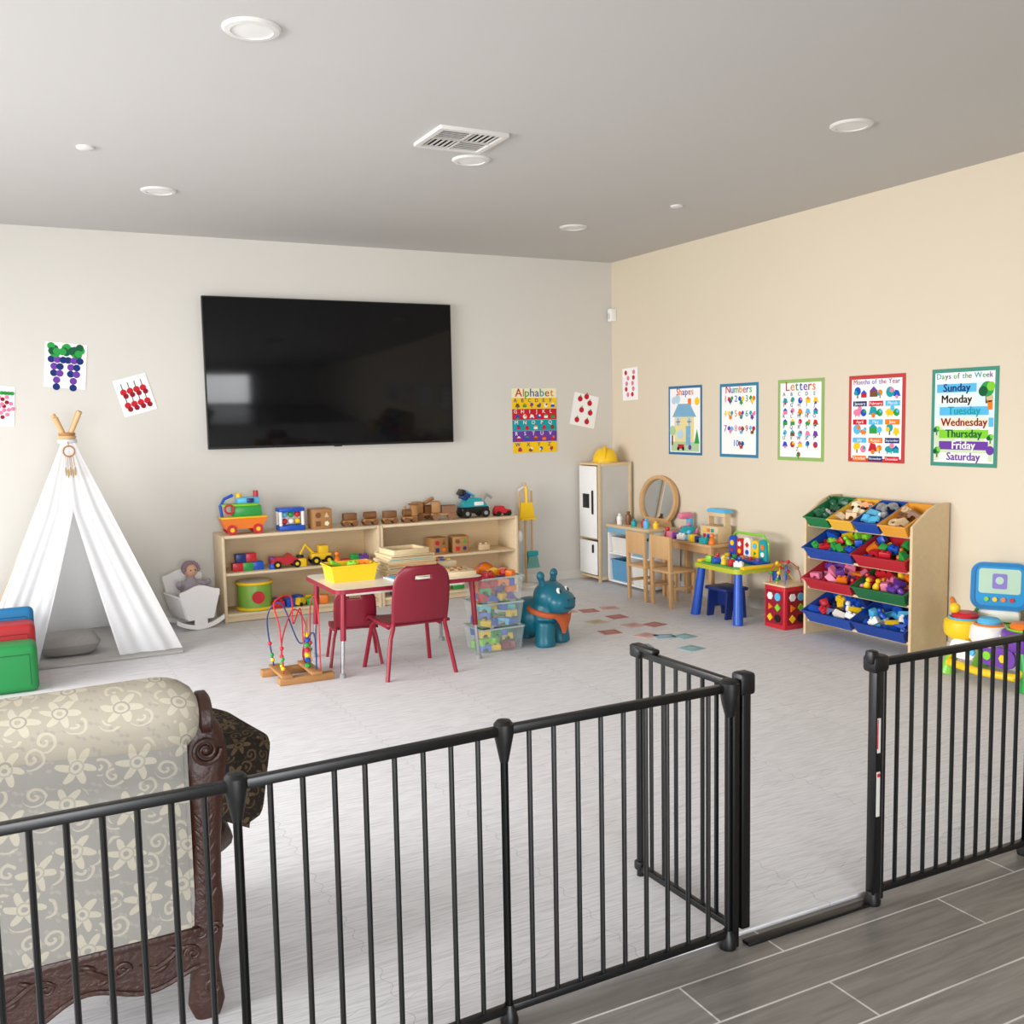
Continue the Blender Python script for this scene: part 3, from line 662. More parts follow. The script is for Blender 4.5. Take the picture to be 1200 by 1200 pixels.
# ------------------------------------------------------------ doll cradle + doll
cr=thing('doll_cradle','small white wooden rocking doll cradle by the low shelf','doll cradle',(1.085,7.0,MZ),-PI/2+.22)
for s in (-1,1):
    hh_=.37 if s<0 else .29
    poly=[(-.09,.07),(.09,.07)]+[(.09+.05*k/6,.07+(hh_-.11)*k/6) for k in range(1,7)]+[(.14*math.cos(PI*k/12),hh_-.04+.045*math.sin(PI*k/12)+.008*math.cos(PI*k/3)) for k in range(1,12)]+[(-.09-.05*k/6,.07+(hh_-.11)*k/6) for k in range(6,0,-1)]
    MB().prism(poly,-.008,.008,WHITEL,T(s*.15,0,0)@RZ(PI/2)@MXZ).build('end_board',cr)
    rk_=[(-.165+.33*k/16,.002+.05*((k-8)/8)**2) for k in range(17)]
    MB().prism(rk_+[(x,z+.03) for x,z in rk_[::-1]],-.010,.010,WHITEL,T(s*.15,0,0)@RZ(PI/2)@MXZ).box((s*.15,0,.055),(.018,.09,.06),WHITEL,.003).build('rocker',cr)
    mb=MB()
    mb.box((0,s*.113,.15),(.29,.01,.15),WHITEL,.003,(s*-.25,0,0)); mb.box((0,s*.134,.226),(.30,.018,.016),WHITEL,.005)
    mb.build('side_board',cr)
MB().box((0,0,.078),(.29,.17,.012),WHITEL).build('cradle_base',cr)
dl=thing('doll','rag doll in mauve knitted bonnet and dress sitting in the white cradle','doll',(1.085,7.0,MZ+.085),.25)
DF=mat('doll_dress','#a39aa2',.95,bump=.4,bsc=120); DB=mat('doll_bonnet','#947f8a',.95,bump=.5,bsc=100)
mb=MB(); mb.ell((0,0,.13),(.08,.06,.13),DF); mb.ell((0,0,.25),(.03,.03,.04),DF)
for s in (-1,1): mb.tube([(s*.05,0,.22),(s*.09,-.03,.2),(s*.11,-.06,.23)],[.026,.024,.02],DF,8); mb.tube([(s*.03,-.02,.05),(s*.05,-.07,.08)],[.032,.026],DF,8)
o=mb.build('dress',dl); md=o.modifiers.new('r','REMESH'); md.mode='VOXEL'; md.voxel_size=.008; md.use_smooth_shade=True
MB().ell((0,-.008,.305),(.045,.044,.05),SKIN).build('head',dl)
mb=MB(); mb.ell((0,.012,.318),(.056,.05,.054),DB)
for k in range(9): a=PI*k/8; mb.ell((.052*math.cos(a),-.022,.31+.05*math.sin(a)),.014,DB,8)
mb.build('bonnet',dl)
mb=MB()
for s in (-1,1): mb.ell((s*.016,-.05,.31),.005,P('black'),8)
mb.build('eyes',dl)
# ------------------------------------------------------------ low shelves
SF,SB=6.94,7.262; ST=.625
sx0=BY(259,628,SF).x; sx1=BY(607,606,SF).x; sw=(sx1-sx0)/2
def make_shelf(xc,label):
    t=thing('low_bookshelf',label,'bookshelf',(xc,(SF+SB)/2,MZ),0,'low birch shelves under the television')
    w=sw-.004; d=SB-SF; h=ST-MZ
    for s in (-1,1): MB().box((s*(w/2-.01),0,h/2),(.02,d,h),W_BIRCH,.003).build('side_panel',t)
    MB().box((0,0,h-.01),(w-.042,d-.004,.02),W_BIRCH,.002).build('top_board',t)
    MB().box((0,-.0,.35-.01),(w-.042,d-.02,.018),W_BIRCH,.002).build('middle_shelf',t)
    MB().box((0,0,.055),(w-.042,d-.004,.018),W_BIRCH,.002).build('bottom_shelf',t)
    MB().box((0,-d/2+.03,.024),(w-.042,.014,.04),W_BIRCH).build('plinth',t)
    MB().box((0,d/2-.006,h/2),(w-.042,.006,h-.03),W_PLY).build('back_panel',t)
make_shelf(sx0+sw/2,'low birch open shelf unit, left of two under the television')
make_shelf(sx0+sw*1.5,'low birch open shelf unit, right of two under the television')
Z1=ST; Z2=MZ+.35-.001; Z3=MZ+.064
def SX(px,Y=7.05): return BY(px,620,Y).x
def wheels(t,xs,y,r,m,z=None,name='wheel',hub=None):
    for x in xs:
        for s in (-1,1):
            w=MB().cyl((x,s*y-.012,r if z is None else z),(x,s*y+.012,r if z is None else z),r,m,n=16)
            if hub: w.cyl((x,s*(y+.012),r),(x,s*(y+.016),r),r*.45,hub,n=12)
            w.build(name,t)
# orange boat truck
t=thing('toy_boat','orange toy boat on wheels with green and blue deck on shelf top','toy boat',(SX(285),7.06,Z1))
MB().prism([(-.13,.04),(.12,.04),(.165,.115),(-.16,.115)],-.07,.07,P('orange'),MXZ).box((0,0,.118),(.32,.15,.012),P('yellow'),.004).build('hull',t)
MB().box((.03,0,.16),(.2,.11,.08),P('green'),.015).box((-.02,0,.205),(.25,.12,.018),P('lime'),.006).build('cabin',t)
MB().box((.04,0,.235),(.16,.09,.045),P('sky'),.012).cyl((.1,0,.25),(.1,0,.30),.018,P('red')).cyl((-.02,0,.22),(-.02,0,.285),.02,P('yellow')).box((.05,-.05,.235),(.05,.01,.03),P('navy'),.004).build('upper_deck',t)
MB().tube([(-.14,0,.12),(-.15,0,.2),(-.12,0,.25),(-.06,0,.275)],.011,P('blue'),8).build('crane_arm',t)
wheels(t,(-.09,.09),.075,.035,P('red'),hub=P('yellow'))
MB().torus((-.1,-.06,.18),.03,.008,P('red'),RXm(PI/2)).build('steering_wheel',t)
# rattle frame
t=thing('bead_rattle','blue and white activity cube with coloured balls on shelf top','activity toy',(SX(341),7.06,Z1))
mb=MB(); mb.box((0,0,.02),(.19,.12,.04),P('blue'),.01); mb.box((0,0,.15),(.19,.12,.03),P('blue'),.01)
for sx in (-1,1):
    for sy in (-1,1): mb.cyl((sx*.08,sy*.045,.03),(sx*.08,sy*.045,.15),.012,P('white'))
mb.box((0,.03,.09),(.15,.008,.1),P('white')); mb.build('cube_frame',t)
for k in range(6):
    MB().ell(((k%3-1)*.048,-.02,.066+.05*(k//3)),.022,P(['red','white','yellow','sky','green','red'][k])).build('ball',t)
# shape sorter
def wood_cube(px,z,s,label,y=7.05,rz=0,cols=('red','blue','green','yellow')):
    t=thing('shape_cube',label,'wooden cube',(SX(px,y),y,z),rz)
    MB().box((0,0,s/2),(s,s,s),W_TOY,.006).build('cube_body',t)
    f=-s/2-.002
    MB().prism(circ(s*.14,14,-s*.22,s*.7),-f-.001,-f+.002,P(cols[0]),MXZ).build('circle_inset',t)
    MB().prism([(s*.1,s*.58),(s*.34,s*.58),(s*.22,s*.84)],-f-.001,-f+.002,P(cols[1]),MXZ).build('triangle_inset',t)
    MB().prism([(-s*.34,s*.14),(-s*.1,s*.14),(-s*.1,s*.4),(-s*.34,s*.4)],-f-.001,-f+.002,P(cols[2]),MXZ).build('square_inset',t)
    MB().prism(circ(s*.13,5,s*.22,s*.27),-f-.001,-f+.002,P(cols[3]),MXZ).build('pentagon_inset',t)
wood_cube(375,Z1,.145,'wooden shape sorting cube on top of the left shelf',cols=('brown','tan','brown','cream'))
wood_cube(511,Z2,.13,'wooden shape cube on middle board of right shelf, left of pair',rz=.1,cols=('red','brown','navy','orange'))
wood_cube(537,Z2,.13,'wooden shape cube on middle board of right shelf, right of pair',rz=-.12,cols=('brown','green','red','navy'))
def train_car(px,label,kind,y=7.04):
    t=thing('wooden_train_car',label,'wooden train car',(SX(px,y),y,Z1),0,'wooden train on the shelf top')
    MB().box((0,0,.035),(.115,.06,.022),W_TOY,.004).build('chassis',t)
    if kind==0: MB().box((.0,0,.072),(.1,.055,.05),W_DARKTOY,.005).build('load',t)
    elif kind==1: MB().cyl((-.045,0,.072),(.045,0,.072),.028,W_DARKTOY,n=16).build('tank',t)
    else: MB().cyl((-.05,0,.075),(.02,0,.075),.028,W_DARKTOY,n=16).cyl((-.035,0,.09),(-.035,0,.125),.01,W_TOY).box((.035,0,.09),(.045,.058,.085),W_TOY,.004).box((.035,0,.136),(.06,.066,.01),W_DARKTOY).build('boiler_and_cab',t)
    wheels(t,(-.035,.035),.03,.02,W_DARKTOY)
train_car(410,'first wooden train car beside the shape sorting cube',0); train_car(434,'wooden barrel-shaped train tank car in middle of train',1)
train_car(457,'wooden box train car with dark load before the engine',0,7.03); train_car(480,'little wooden train engine with chimney and cab',2,7.02)
def wood_truck(px,label,rz,y,sc):
    t=thing('wooden_truck',label,'wooden truck',(SX(px,y),y,Z1),rz)
    MB().box((0,0,.045),(.2,.085,.02),W_TOY,.004).build('chassis',t)
    MB().box((-.06,0,.1),(.07,.08,.09),W_TOY,.01).build('cab',t)
    mb=MB(); mb.box((.04,.04,.08),(.11,.008,.06),W_DARKTOY).box((.04,-.04,.08),(.11,.008,.06),W_DARKTOY).box((.092,0,.08),(.008,.08,.06),W_DARKTOY)
    if sc: mb.cyl((-.0,0,.125),(.09,0,.165),.014,W_TOY)
    mb.build('truck_bed',t)
    wheels(t,(-.06,.06),.045,.028,W_DARKTOY)
wood_truck(497,'brown wooden toy truck with boom on top of right shelf',.2,7.12,1)
wood_truck(520,'brown wooden dump truck beside the blue robot car',-.3,7.05,0)
# robot car
t=thing('toy_robot_car','teal and black toy robot car on right end of shelf top','toy car',(SX(556),7.07,Z1))
mb=MB(); mb.box((0,0,.06),(.24,.11,.05),P('black'),.012); mb.prism([(-.12,.085),(.11,.085),(.06,.15),(-.05,.16)],-.05,.05,P('teal'),MXZ); mb.box((.03,-.052,.11),(.08,.006,.03),P('white'),.003); mb.build('car_body',t)
MB().box((-.07,0,.17),(.07,.08,.06),P('navy'),.01,(0,.4,0)).box((-.1,0,.2),(.03,.1,.05),P('black'),.006,(0,.6,0)).box((-.03,0,.19),(.1,.03,.02),P('sky'),.004,(0,.5,0)).build('robot_torso',t)
MB().tube([(.06,-.05,.13),(.1,-.05,.18),(.14,-.05,.15)],.013,P('grey'),8).build('robot_arm',t)
wheels(t,(-.08,.08),.06,.036,P('black'),hub=P('grey'))
t=thing('toy_race_car','small red and black toy car at far right of shelf top','toy car',(SX(588),7.04,Z1))
MB().prism([(-.07,.02),(.07,.02),(.07,.045),(.02,.055),(-.0,.08),(-.05,.08),(-.07,.05)],-.03,.03,P('red'),MXZ).build('car_body',t); wheels(t,(-.045,.045),.032,.02,P('black'))
# loose bits -------------------------------------------------
BITM={}
def bitmesh(shape,c):
    k=(shape,c)
    if k not in BITM:
        mb=MB(); m=P(c)
        if shape=='toy_brick':
            mb.box((0,0,.016),(.056,.034,.03),m,.003)
            for i in (-1,1): mb.cyl((i*.014,0,.03),(i*.014,0,.038),.009,m,n=10)
        elif shape=='toy_ball': mb.ell((0,0,.024),.024,m,12)
        elif shape=='toy_cube': mb.box((0,0,.02),(.04,.04,.04),m,.005)
        elif shape=='toy_ring': mb.torus((0,0,.01),.022,.009,m,n=14,k=6)
        elif shape=='toy_arch': mb.prism([(-.03,0),(-.015,0),(-.013,.01),(-.007,.016),(0,.018),(.007,.016),(.013,.01),(.015,0),(.03,0),(.03,.034),(-.03,.034)],-.015,.015,m,MXZ)
        elif shape=='toy_wedge': mb.prism([(-.028,0),(.028,0),(.028,.008),(-.02,.042),(-.028,.042)],-.017,.017,m,MXZ)
        elif shape=='toy_car':
            mb.prism([(-.032,.008),(.032,.008),(.032,.02),(.014,.024),(.006,.036),(-.02,.036),(-.03,.022)],-.016,.016,m,MXZ)
            for x in (-.02,.02):
                for s in (-1,1): mb.cyl((x,s*.014,.009),(x,s*.02,.009),.009,P('black'),n=10)
        else:
            mb.lathe([(.018,0),(.02,.01),(.012,.03),(.008,.034),(.014,.044),(.012,.055),(.0001,.06)],(0,0,0),m,12)
        o=mb.build('tmp'); BITM[k]=o.data; bpy.data.objects.remove(o)
    return BITM[k]
CW=dict(darkgreen='dark green',sky='light blue',lime='lime green',navy='navy blue',tan='tan')
def bit(shape,c,M,where):
    o=bpy.data.objects.new(shape,bitmesh(shape,c)); COL.objects.link(o); o.matrix_world=M; WM[o.name]=M
    n=shape[4:]; tag(o,'%s toy %s %s'%(CW.get(c,c),n,where),'toy '+n,'%s toy %ss %s'%(CW.get(c,c),n,where))
    return o
def fill(M,w,d,z0,shapes,cols,where,sx=.062,sy=.052,layers=1,sc=1.0,lz=.038,tumble=.0):
    nx=max(1,int(w/sx)); ny=max(1,int(d/sy))
    for l in range(layers):
        for i in range(nx):
            for j in range(ny):
                if l and random.random()<.25: continue
                x=(i-(nx-1)/2)*w/nx+random.uniform(-.006,.006); y=(j-(ny-1)/2)*d/ny+random.uniform(-.006,.006)
                tl=Euler((random.uniform(-tumble,tumble),random.uniform(-tumble,tumble),random.uniform(-.7,.7))).to_matrix().to_4x4() if tumble else RZ(random.choice((0,.3,-.3,.15,PI)))
                bit(random.choice(shapes),random.choice(cols),M@T(x,y,z0+l*lz)@tl@Matrix.Scale(sc,4),where)
# middle board, left shelf
for k,(px,c,dz) in enumerate(((276,'red',0),(288,'green',0),(300,'blue',0),(280,'navy',.062),(292,'red',.062))):
    o=MB().box((0,0,.03),(.075,.06,.06),P(c),.005).cyl((-.018,0,.06),(-.018,0,.0618),.012,P(c)).cyl((.018,0,.06),(.018,0,.0618),.012,P(c)).build('building_block',M=T(SX(px,7.04),7.04,Z2+dz))
    tag(o,'%s building block %s at left end of middle shelf'%(c,'stacked on top' if dz else 'in bottom row'),'building block','big building blocks on the left shelf')
t=thing('toy_car','red toy convertible car on middle board of left shelf','toy car',(SX(332),7.03,Z2))
MB().prism([(-.11,.03),(.11,.03),(.115,.06),(.05,.07),(.03,.1),(-.01,.075),(-.11,.08)],-.05,.05,P('red'),MXZ).build('car_body',t); wheels(t,(-.07,.07),.05,.028,P('black'),hub=P('yellow'))
t=thing('toy_digger','yellow toy digger on middle board of left shelf','toy digger',(SX(374),7.05,Z2))
MB().box((0,0,.06),(.15,.09,.05),P('yellow'),.01).box((.02,0,.11),(.07,.08,.06),P('yellow'),.01).build('digger_body',t)
MB().tube([(-.05,0,.08),(-.11,0,.15),(-.15,0,.08)],.012,P('yellow'),8).box((-.15,0,.06),(.04,.07,.04),P('black'),.006).build('digger_arm',t); wheels(t,(-.045,.05),.045,.032,P('black'),hub=P('yellow'))
for k,(px,sh_,c) in enumerate(((352,'toy_cube','yellow'),(394,'toy_figure','orange'),(404,'toy_ring','red'),(318,'toy_figure','blue'),(414,'toy_cube','green'),(424,'toy_brick','purple'))):
    bit(sh_,c,T(SX(px,7.0),7.0,Z2+.001)@Matrix.Scale(1.5,4),'standing on the middle board of the left shelf')
# bottom board, left
t=thing('toy_drum','green and yellow toy drum on bottom board of left shelf','toy drum',(SX(295,7.06),7.06,Z3))
MB().lathe([(.12,.0),(.12,.2),(.118,.205)],(0,0,0),mat('drum_green','#7fae3f',.4),28).build('shell',t)
for z in (.015,.195): MB().torus((0,0,z),.122,.011,P('yellow'),n=30).build('hoop',t)
MB().lathe([(.114,.206),(.0001,.208)],(0,0,0),P('white'),28).build('drumhead',t)
MB().prism(circ(.045,16,0,.1),.116,.126,P('red'),MXZ).build('badge',t)
cols=['red','blue','yellow','green','orange','purple']
for k in range(9):
    bit(['toy_brick','toy_cube','toy_car'][k%3],cols[k%6],T(SX(322,7.0)+ (k%5)*.085,7.0+.1*(k//5),Z3+.001)@RZ(.3*k)@Matrix.Scale(1.6,4),'lying on the bottom board of the left shelf')
# middle/bottom right
t=thing('toy_hat','red toy fire helmet on middle board of right shelf','toy hat',(SX(478,7.05),7.05,Z2))
MB().lathe([(.085,0),(.088,.006),(.06,.012),(.055,.04),(.03,.07),(.0001,.078)],(0,0,0),P('red'),24).build('helmet_shell',t); MB().box((0,-.055,.035),(.03,.008,.035),P('yellow'),.003).build('helmet_badge',t)
bit('toy_cube','brown',T(SX(456,7.0),7.0,Z2+.001)@Matrix.Scale(1.7,4),'on left end of the right shelf'); bit('toy_brick','tan',T(SX(566,7.02),7.02,Z2+.001)@Matrix.Scale(1.6,4),'beside the wooden cubes on the right shelf')
t=thing('toy_ball','orange and blue ball on bottom board of right shelf','ball',(SX(567,7.06),7.06,Z3))
MB().ell((0,0,.09),.09,P('orange'),24).build('ball_skin',t); MB().torus((0,0,.09),.0885,.004,P('blue'),RXm(PI/2)@RYm(.3),n=30).build('stripe',t)
for k in range(5): bit(['toy_cube','toy_brick','toy_figure'][k%3],['blue','red','yellow','teal','green'][k],T(SX(462,7.0)+k*.13,7.02,Z3+.001)@Matrix.Scale(1.7,4),'on the bottom board of the right shelf')
# ------------------------------------------------------------ broom set
c=BY(611,600,7.14)
t=thing('cleaning_set','toy broom stand with yellow dustpan between shelf and toy fridge','toy cleaning set',(c.x+.03,7.13,MZ))
MB().lathe([(.09,0),(.09,.014),(.02,.03)],(0,0,0),P('white'),20).build('stand_base',t)
MB().cyl((0,0,.02),(0,0,.86),.01,W_MED).build('stand_pole',t)
MB().tube([(-.06,0,.80),(0,0,.83),(.06,0,.80)],.007,P('white'),6).build('hanger',t)
MB().prism([(-.07,.56),(.07,.56),(.05,.70),(-.05,.70)],.02,.035,P('yellow'),MXZ).prism([(-.07,.56),(.07,.56),(.07,.575),(-.07,.575)],.035,.07,P('yellow'),MXZ).cyl((0,-.027,.69),(0,-.027,.83),.011,P('yellow')).build('dustpan',t)
MB().cyl((.06,0,.30),(.06,0,.79),.008,W_MED).build('broom_handle',t)
MB().box((.06,0,.27),(.1,.04,.04),P('teal'),.008).prism([(.02,.25),(.10,.25),(.12,.15),(.0,.15)],-.018,.018,mat('bristles','#6fa9a0',.9,bump=.6,bsc=200),MXZ).build('broom_head',t)
MB().cyl((-.06,-.01,.45),(-.06,-.01,.79),.008,W_MED).ell((-.06,-.01,.42),(.025,.025,.05),P('white')).build('brush',t)
# ------------------------------------------------------------ activity table, red chairs
TX0,TX1,TY0,TY1,TH=1.53,2.42,5.08,5.71,.50
tb=thing('kids_table','rectangular kids table with pale top and red adjustable legs','table',((TX0+TX1)/2,(TY0+TY1)/2,MZ))
w,d=TX1-TX0,TY1-TY0; h=TH-MZ
LAM=mat('table_laminate','#efe8dc',.35,var=.05,scale=4)
REDM=mat('red_enamel','#8d152c',.35,var=.06)
MB().prism(rrect(w-.012,d-.012,.05),h-.022,h,LAM).build('tabletop',tb)
MB().ring(rrect(w,d,.055),rrect(w-.013,d-.013,.05),h-.024,h-.001,REDM).build('edge_band',tb)
MB().ring(rrect(w-.16,d-.16,.03),rrect(w-.19,d-.19,.03),h-.05,h-.022,LAM).build('apron',tb)
for sx in (-1,1):
    for sy in (-1,1):
        x,y=sx*(w/2-.06),sy*(d/2-.06)
        l=MB().tube([(x,y,h-.024),(x+sx*.012,y+sy*.01,.2)],.016,REDM,12).build('leg',tb)
        MB().tube([(x+sx*.011,y+sy*.009,.24),(x+sx*.025,y+sy*.02,.02)],.011,CHROME,12).build('leg_insert',l)
        MB().lathe([(.018,0),(.018,.02),(.012,.026)],(x+sx*.025,y+sy*.02,0),P('grey'),12).build('foot',l)
rc=thing('kids_chair','dark red plastic kids chair in front of table, its back to camera','chair',(1.945,5.10,MZ),0,'dark red kids chairs at the table')
REDP=mat('red_plastic_shell','#7e1128',.4,var=.05)
o=MB().surf(lambda u,v:((u-.5)*.38*(1-.1*abs(v-.5)),-.17+v*.38,.295-.02*math.sin(PI*u)*math.sin(PI*v)-(.03*max(0,v-.85)/.15)),14,14,REDP).build('seat',rc)
md=o.modifiers.new('s','SOLIDIFY'); md.thickness=.014; md.offset=0
def backf(u,v):
    q=max(0,(v-.6)/.4); wd=(.160+.008*math.sin(PI*min(1,v*1.1))-.008*v)*math.sqrt(max(0.0,1-.66*q**3.4)); x=(u-.5)*2*wd
    return (x,-.175-.06*v-.02*(1-(2*u-1)**2),.31+.31*v)
o=MB().surf(backf,20,24,REDP,skip=lambda i,j:(7<=i<13 and 18<=j<20) ).build('backrest',rc); md=o.modifiers.new('s','SOLIDIFY'); md.thickness=.014; md.offset=0
for sx in (-1,1):
    MB().tube([(sx*.15,-.19,.42),(sx*.15,-.17,.28),(sx*.165,-.165,.22),(sx*.2,-.195,.0)],.012,REDM,10).build('leg',rc)
    MB().tube([(sx*.15,-.1,.272),(sx*.15,.1,.272),(sx*.165,.135,.25),(sx*.2,.185,0)],.012,REDM,10).build('leg',rc)
MB().tube([(-.15,.06,.27),(.15,.06,.27)],.008,REDM,8).build('seat_brace',rc)
dup(rc,(1.745,5.47,MZ),-.22,'smaller dark red kids chair tucked under left side of the table',None,(.73,.73,.73))
# things on the table
t=thing('toy_bin','yellow plastic bin of small toys on the kids table','toy bin',(1.72,5.42,TH))
MB().tray(.27,.2,.095,.005,P('yellow'),.88).build('tray',t)
for s in (-1,1): MB().box((s*.142,0,.085),(.02,.08,.012),P('yellow'),.004).build('handle',t)
fill(T(1.72,5.42,TH+.007),.21,.15,0,['toy_brick','toy_wedge','toy_arch','toy_figure'],['yellow','lime','cream','yellow','orange'],'in the yellow bin on the kids table',layers=3,sc=.95,tumble=.3,lz=.034)
PW=wood('puzzle_wood','#e2d1ad','#cfb68a',(6,40,40))
zz=TH; nm=['lowest','second from lowest','third from lowest','middle','third from top','second from top','topmost']
for k in range(7):
    o=MB().box((0,0,.008),(.33-.008*k,.25,.0155),PW,.002).box((0,-.125,.008),(.31-.008*k,.001,.004),INK(['blue','tan','brown','orange','tan','teal','brown'][k])).build('puzzle_board',M=T(2.09+.006*(k%2),5.51,zz)@RZ(.05*(-1)**k))
    tag(o,nm[k]+' wooden puzzle board stacked on the kids table','puzzle board','stacked wooden puzzle boards'); zz+=.0165
o=MB().ring(rrect(.24,.2,.01,2),rrect(.2,.16,.006,2),0,.03,PW).box((0,0,.005),(.2,.16,.008),W_TOY).build('wooden_tray',M=T(2.09,5.51,zz)@RZ(.1)); tag(o,'open wooden tray lying on top of the puzzle board stack','tray')
for k,(x,y,r,c) in enumerate(((2.325,5.54,.1,'tan'),(2.30,5.24,-.12,'cream'))):
    t=thing('puzzle_tray',['light wooden puzzle tray at back right of kids table','cream wooden puzzle tray at front right of kids table'][k],'puzzle',(x,y,TH),r)
    hh_=.05 if k==0 else .03
    MB().box((0,0,hh_/2),(.13 if k==0 else .19,.22,hh_),PW,.003).build('board',t)
    for q in range(6): MB().prism(circ(.018,[3,4,5,6,14,14][q],(q%3-1)*.04,(q//3-.5)*.09),hh_,hh_+.007,W_TOY if k else P(cols[q])).build('puzzle_piece',t)
t=thing('picture_book','flat open picture book lying at front of kids table','book',(2.03,5.25,TH),.08)
for s in (-1,1): MB().box((s*.07,0,.004),(.135,.17,.007),PAPER,.002,(0,-s*.03,0)).build('page_block',t)
MB().rect(-.07,.02,.1,.09,INK('sky'),.0115).rect(.07,0,.1,.11,INK('cream'),.0115).build('picture',t)
# ------------------------------------------------------------ bead maze on floor
bm_=thing('bead_maze','wooden bead maze with looping coloured wires on the floor mat','bead maze',(1.34,5.24,MZ))
MB().box((.03,-.1,.02),(.30,.05,.04),W_TOY,.006).build('base_bar',bm_); MB().box((-.02,.13,.02),(.28,.05,.04),W_TOY,.006).build('base_bar',bm_)
MB().box((-.08,.015,.048),(.06,.3,.018),W_TOY,.004).box((.08,.015,.048),(.06,.3,.018),W_TOY,.004).build('cross_bar',bm_)
def bez(ps,n=20):
    out=[];k=len(ps)
    ps=[Vector(q) for q in ps]
    for i in range(k-1):
        p0=ps[max(i-1,0)];p1=ps[i];p2=ps[i+1];p3=ps[min(i+2,k-1)]
        for j in range(n//2):
            t_=j/(n//2); out.append(.5*((2*p1)+(-p0+p2)*t_+(2*p0-5*p1+4*p2-p3)*t_**2+(-p0+3*p1-3*p2+p3)*t_**3))
    out.append(ps[-1]); return out
WIRES=[('red',[(-.09,-.09,.05),(-.1,-.09,.3),(-.12,-.07,.44),(-.02,-.03,.46),(.0,.02,.3),(.06,.08,.36),(.08,.12,.05)]),
 ('navy',[(-.09,.12,.05),(-.12,.1,.33),(-.05,.06,.41),(.02,-.02,.2),(.09,-.06,.25),(.09,-.09,.05)]),
 ('maroon',[(-.07,.02,.05),(-.06,.03,.22),(.0,.0,.38),(.05,-.04,.3),(.02,-.08,.15),(.07,.02,.05)]),
 ('red',[(.11,.1,.05),(.12,.1,.36),(.12,.0,.44),(.11,-.09,.36),(.11,-.1,.05)])]
for c,ps in WIRES:
    pts=bez(ps); wv=MB().tube(pts,.004,P(c),6).build('wire',bm_)
    for k in range(3):
        q=pts[int((.04+.035*k)*len(pts))]
        MB().ell(q,.012,P(['yellow','green','red'][k]),10).build('bead',wv)
for k in range(7): MB().lathe([(.008,0),(.017,.006),(.017,.02),(.008,.026)],(.06,-.03,.06+k*.028),P(['green','blue','yellow','red'][k%4]),12).build('stacked_bead',bm_)
MB().cyl((.06,-.03,.05),(.06,-.03,.33),.006,W_TOY,n=8).build('bead_post',bm_)
# ------------------------------------------------------------ clear bins
bx,byy=2.575,5.30
for k in range(3):
    zb=MZ+k*.152
    t=thing('clear_bin',['lowest','middle','topmost'][k]+' clear plastic bin of toys in the stack beside kids table','storage bin',(bx,byy,zb),(.04,-.02,.06)[k],'stacked clear toy bins')
    MB().tray(.29,.24,.148,.003,CLEAR,.88).build('bin_body',t)
    MB().ring(rrect(.302,.252,.02),rrect(.278,.228,.015),.14,.15,mat('bin_rim','#c4d6d0',.3,alpha=.6)).build('rim',t)
    cl=[['yellow','red','lime','green','blue','maroon'],['blue','lime','teal','yellow','sky','green'],['orange','red','blue','green','yellow','purple']][k]
    fill(T(bx,byy,zb+.006),.235,.19,0,['toy_cube','toy_brick','toy_arch','toy_wedge'],cl,'in the %s clear bin'%['lowest','middle','topmost'][k],sx=.057,sy=.06,layers=3 if k<2 else 4,sc=1.15,lz=.042,tumble=.2)
# ------------------------------------------------------------ teal hopper animal
hp=thing('bouncy_animal','teal rubber ride-on animal with upright ears and an orange bandana','bouncy toy',(2.91,5.28,MZ),.48)
TEAL=mat('teal_rubber','#10677b',.34,var=.03,scale=3); TEALD=mat('teal_rubber_dark','#0a3f4d',.4)
mb=MB(); mb.ell((0,.09,.16),(.135,.17,.122),TEAL,24); mb.ell((0,-.02,.19),(.115,.11,.125),TEAL,20)
for sx in (-1,1):
    for y in (-.06,.19): mb.tube([(sx*.072,y,.15),(sx*.08,y,.06),(sx*.082,y-.005,-.004)],[.066,.062,.066],TEAL,16)
mb.ell((0,-.05,.298),(.112,.105,.095),TEAL,26); mb.ell((0,-.128,.268),(.104,.085,.076),TEAL,26); mb.ell((0,.265,.19),(.022,.035,.022),TEAL,10)
o=mb.build('body',hp); md=o.modifiers.new('r','REMESH'); md.mode='VOXEL'; md.voxel_size=.008; md.use_smooth_shade=True; md=o.modifiers.new('sm','SMOOTH'); md.iterations=14
for s in (-1,1):
    MB().tube([(s*.05,-.035,.36),(s*.064,-.032,.395),(s*.07,-.03,.412)],[.028,.020,.020],TEAL,14).ell((s*.074,-.03,.428),(.027,.024,.030),TEAL,16,(0,s*.3,0)).build('ear',hp)
    e=MB().ell((s*.046,-.142,.343),(.015,.010,.020),P('white'),14,(-.5,0,s*.3)).build('eye',hp); MB().ell((s*.044,-.149,.342),(.010,.007,.014),P('black'),12,(-.5,0,s*.3)).build('pupil',e)
    MB().ell((s*.034,-.206,.290),(.009,.005,.007),TEALD,8).build('nostril',hp)
MB().tube([(-.06+.012*k,-.19-.02*math.sin(PI*k/10),.246-.012*math.sin(PI*k/10)) for k in range(11)],.003,TEALD,6).build('mouth',hp)
BAN=mat('bandana_orange','#c25c30',.8,var=.2,scale=60)
mb=MB(); mb.tube([(.117*math.cos(a_),-.025+.115*math.sin(a_),.208+.025*math.sin(a_)) for a_ in [2*PI*k/24 for k in range(24)]],.018,BAN,8,True)
mb.surf(lambda u,v:((u-.5)*.2*(1-v*.9),-.140-.014*math.sin(PI*v)-.02*math.cos((u-.5)*PI),.190-.115*v),8,6,BAN); mb.build('bandana',hp)
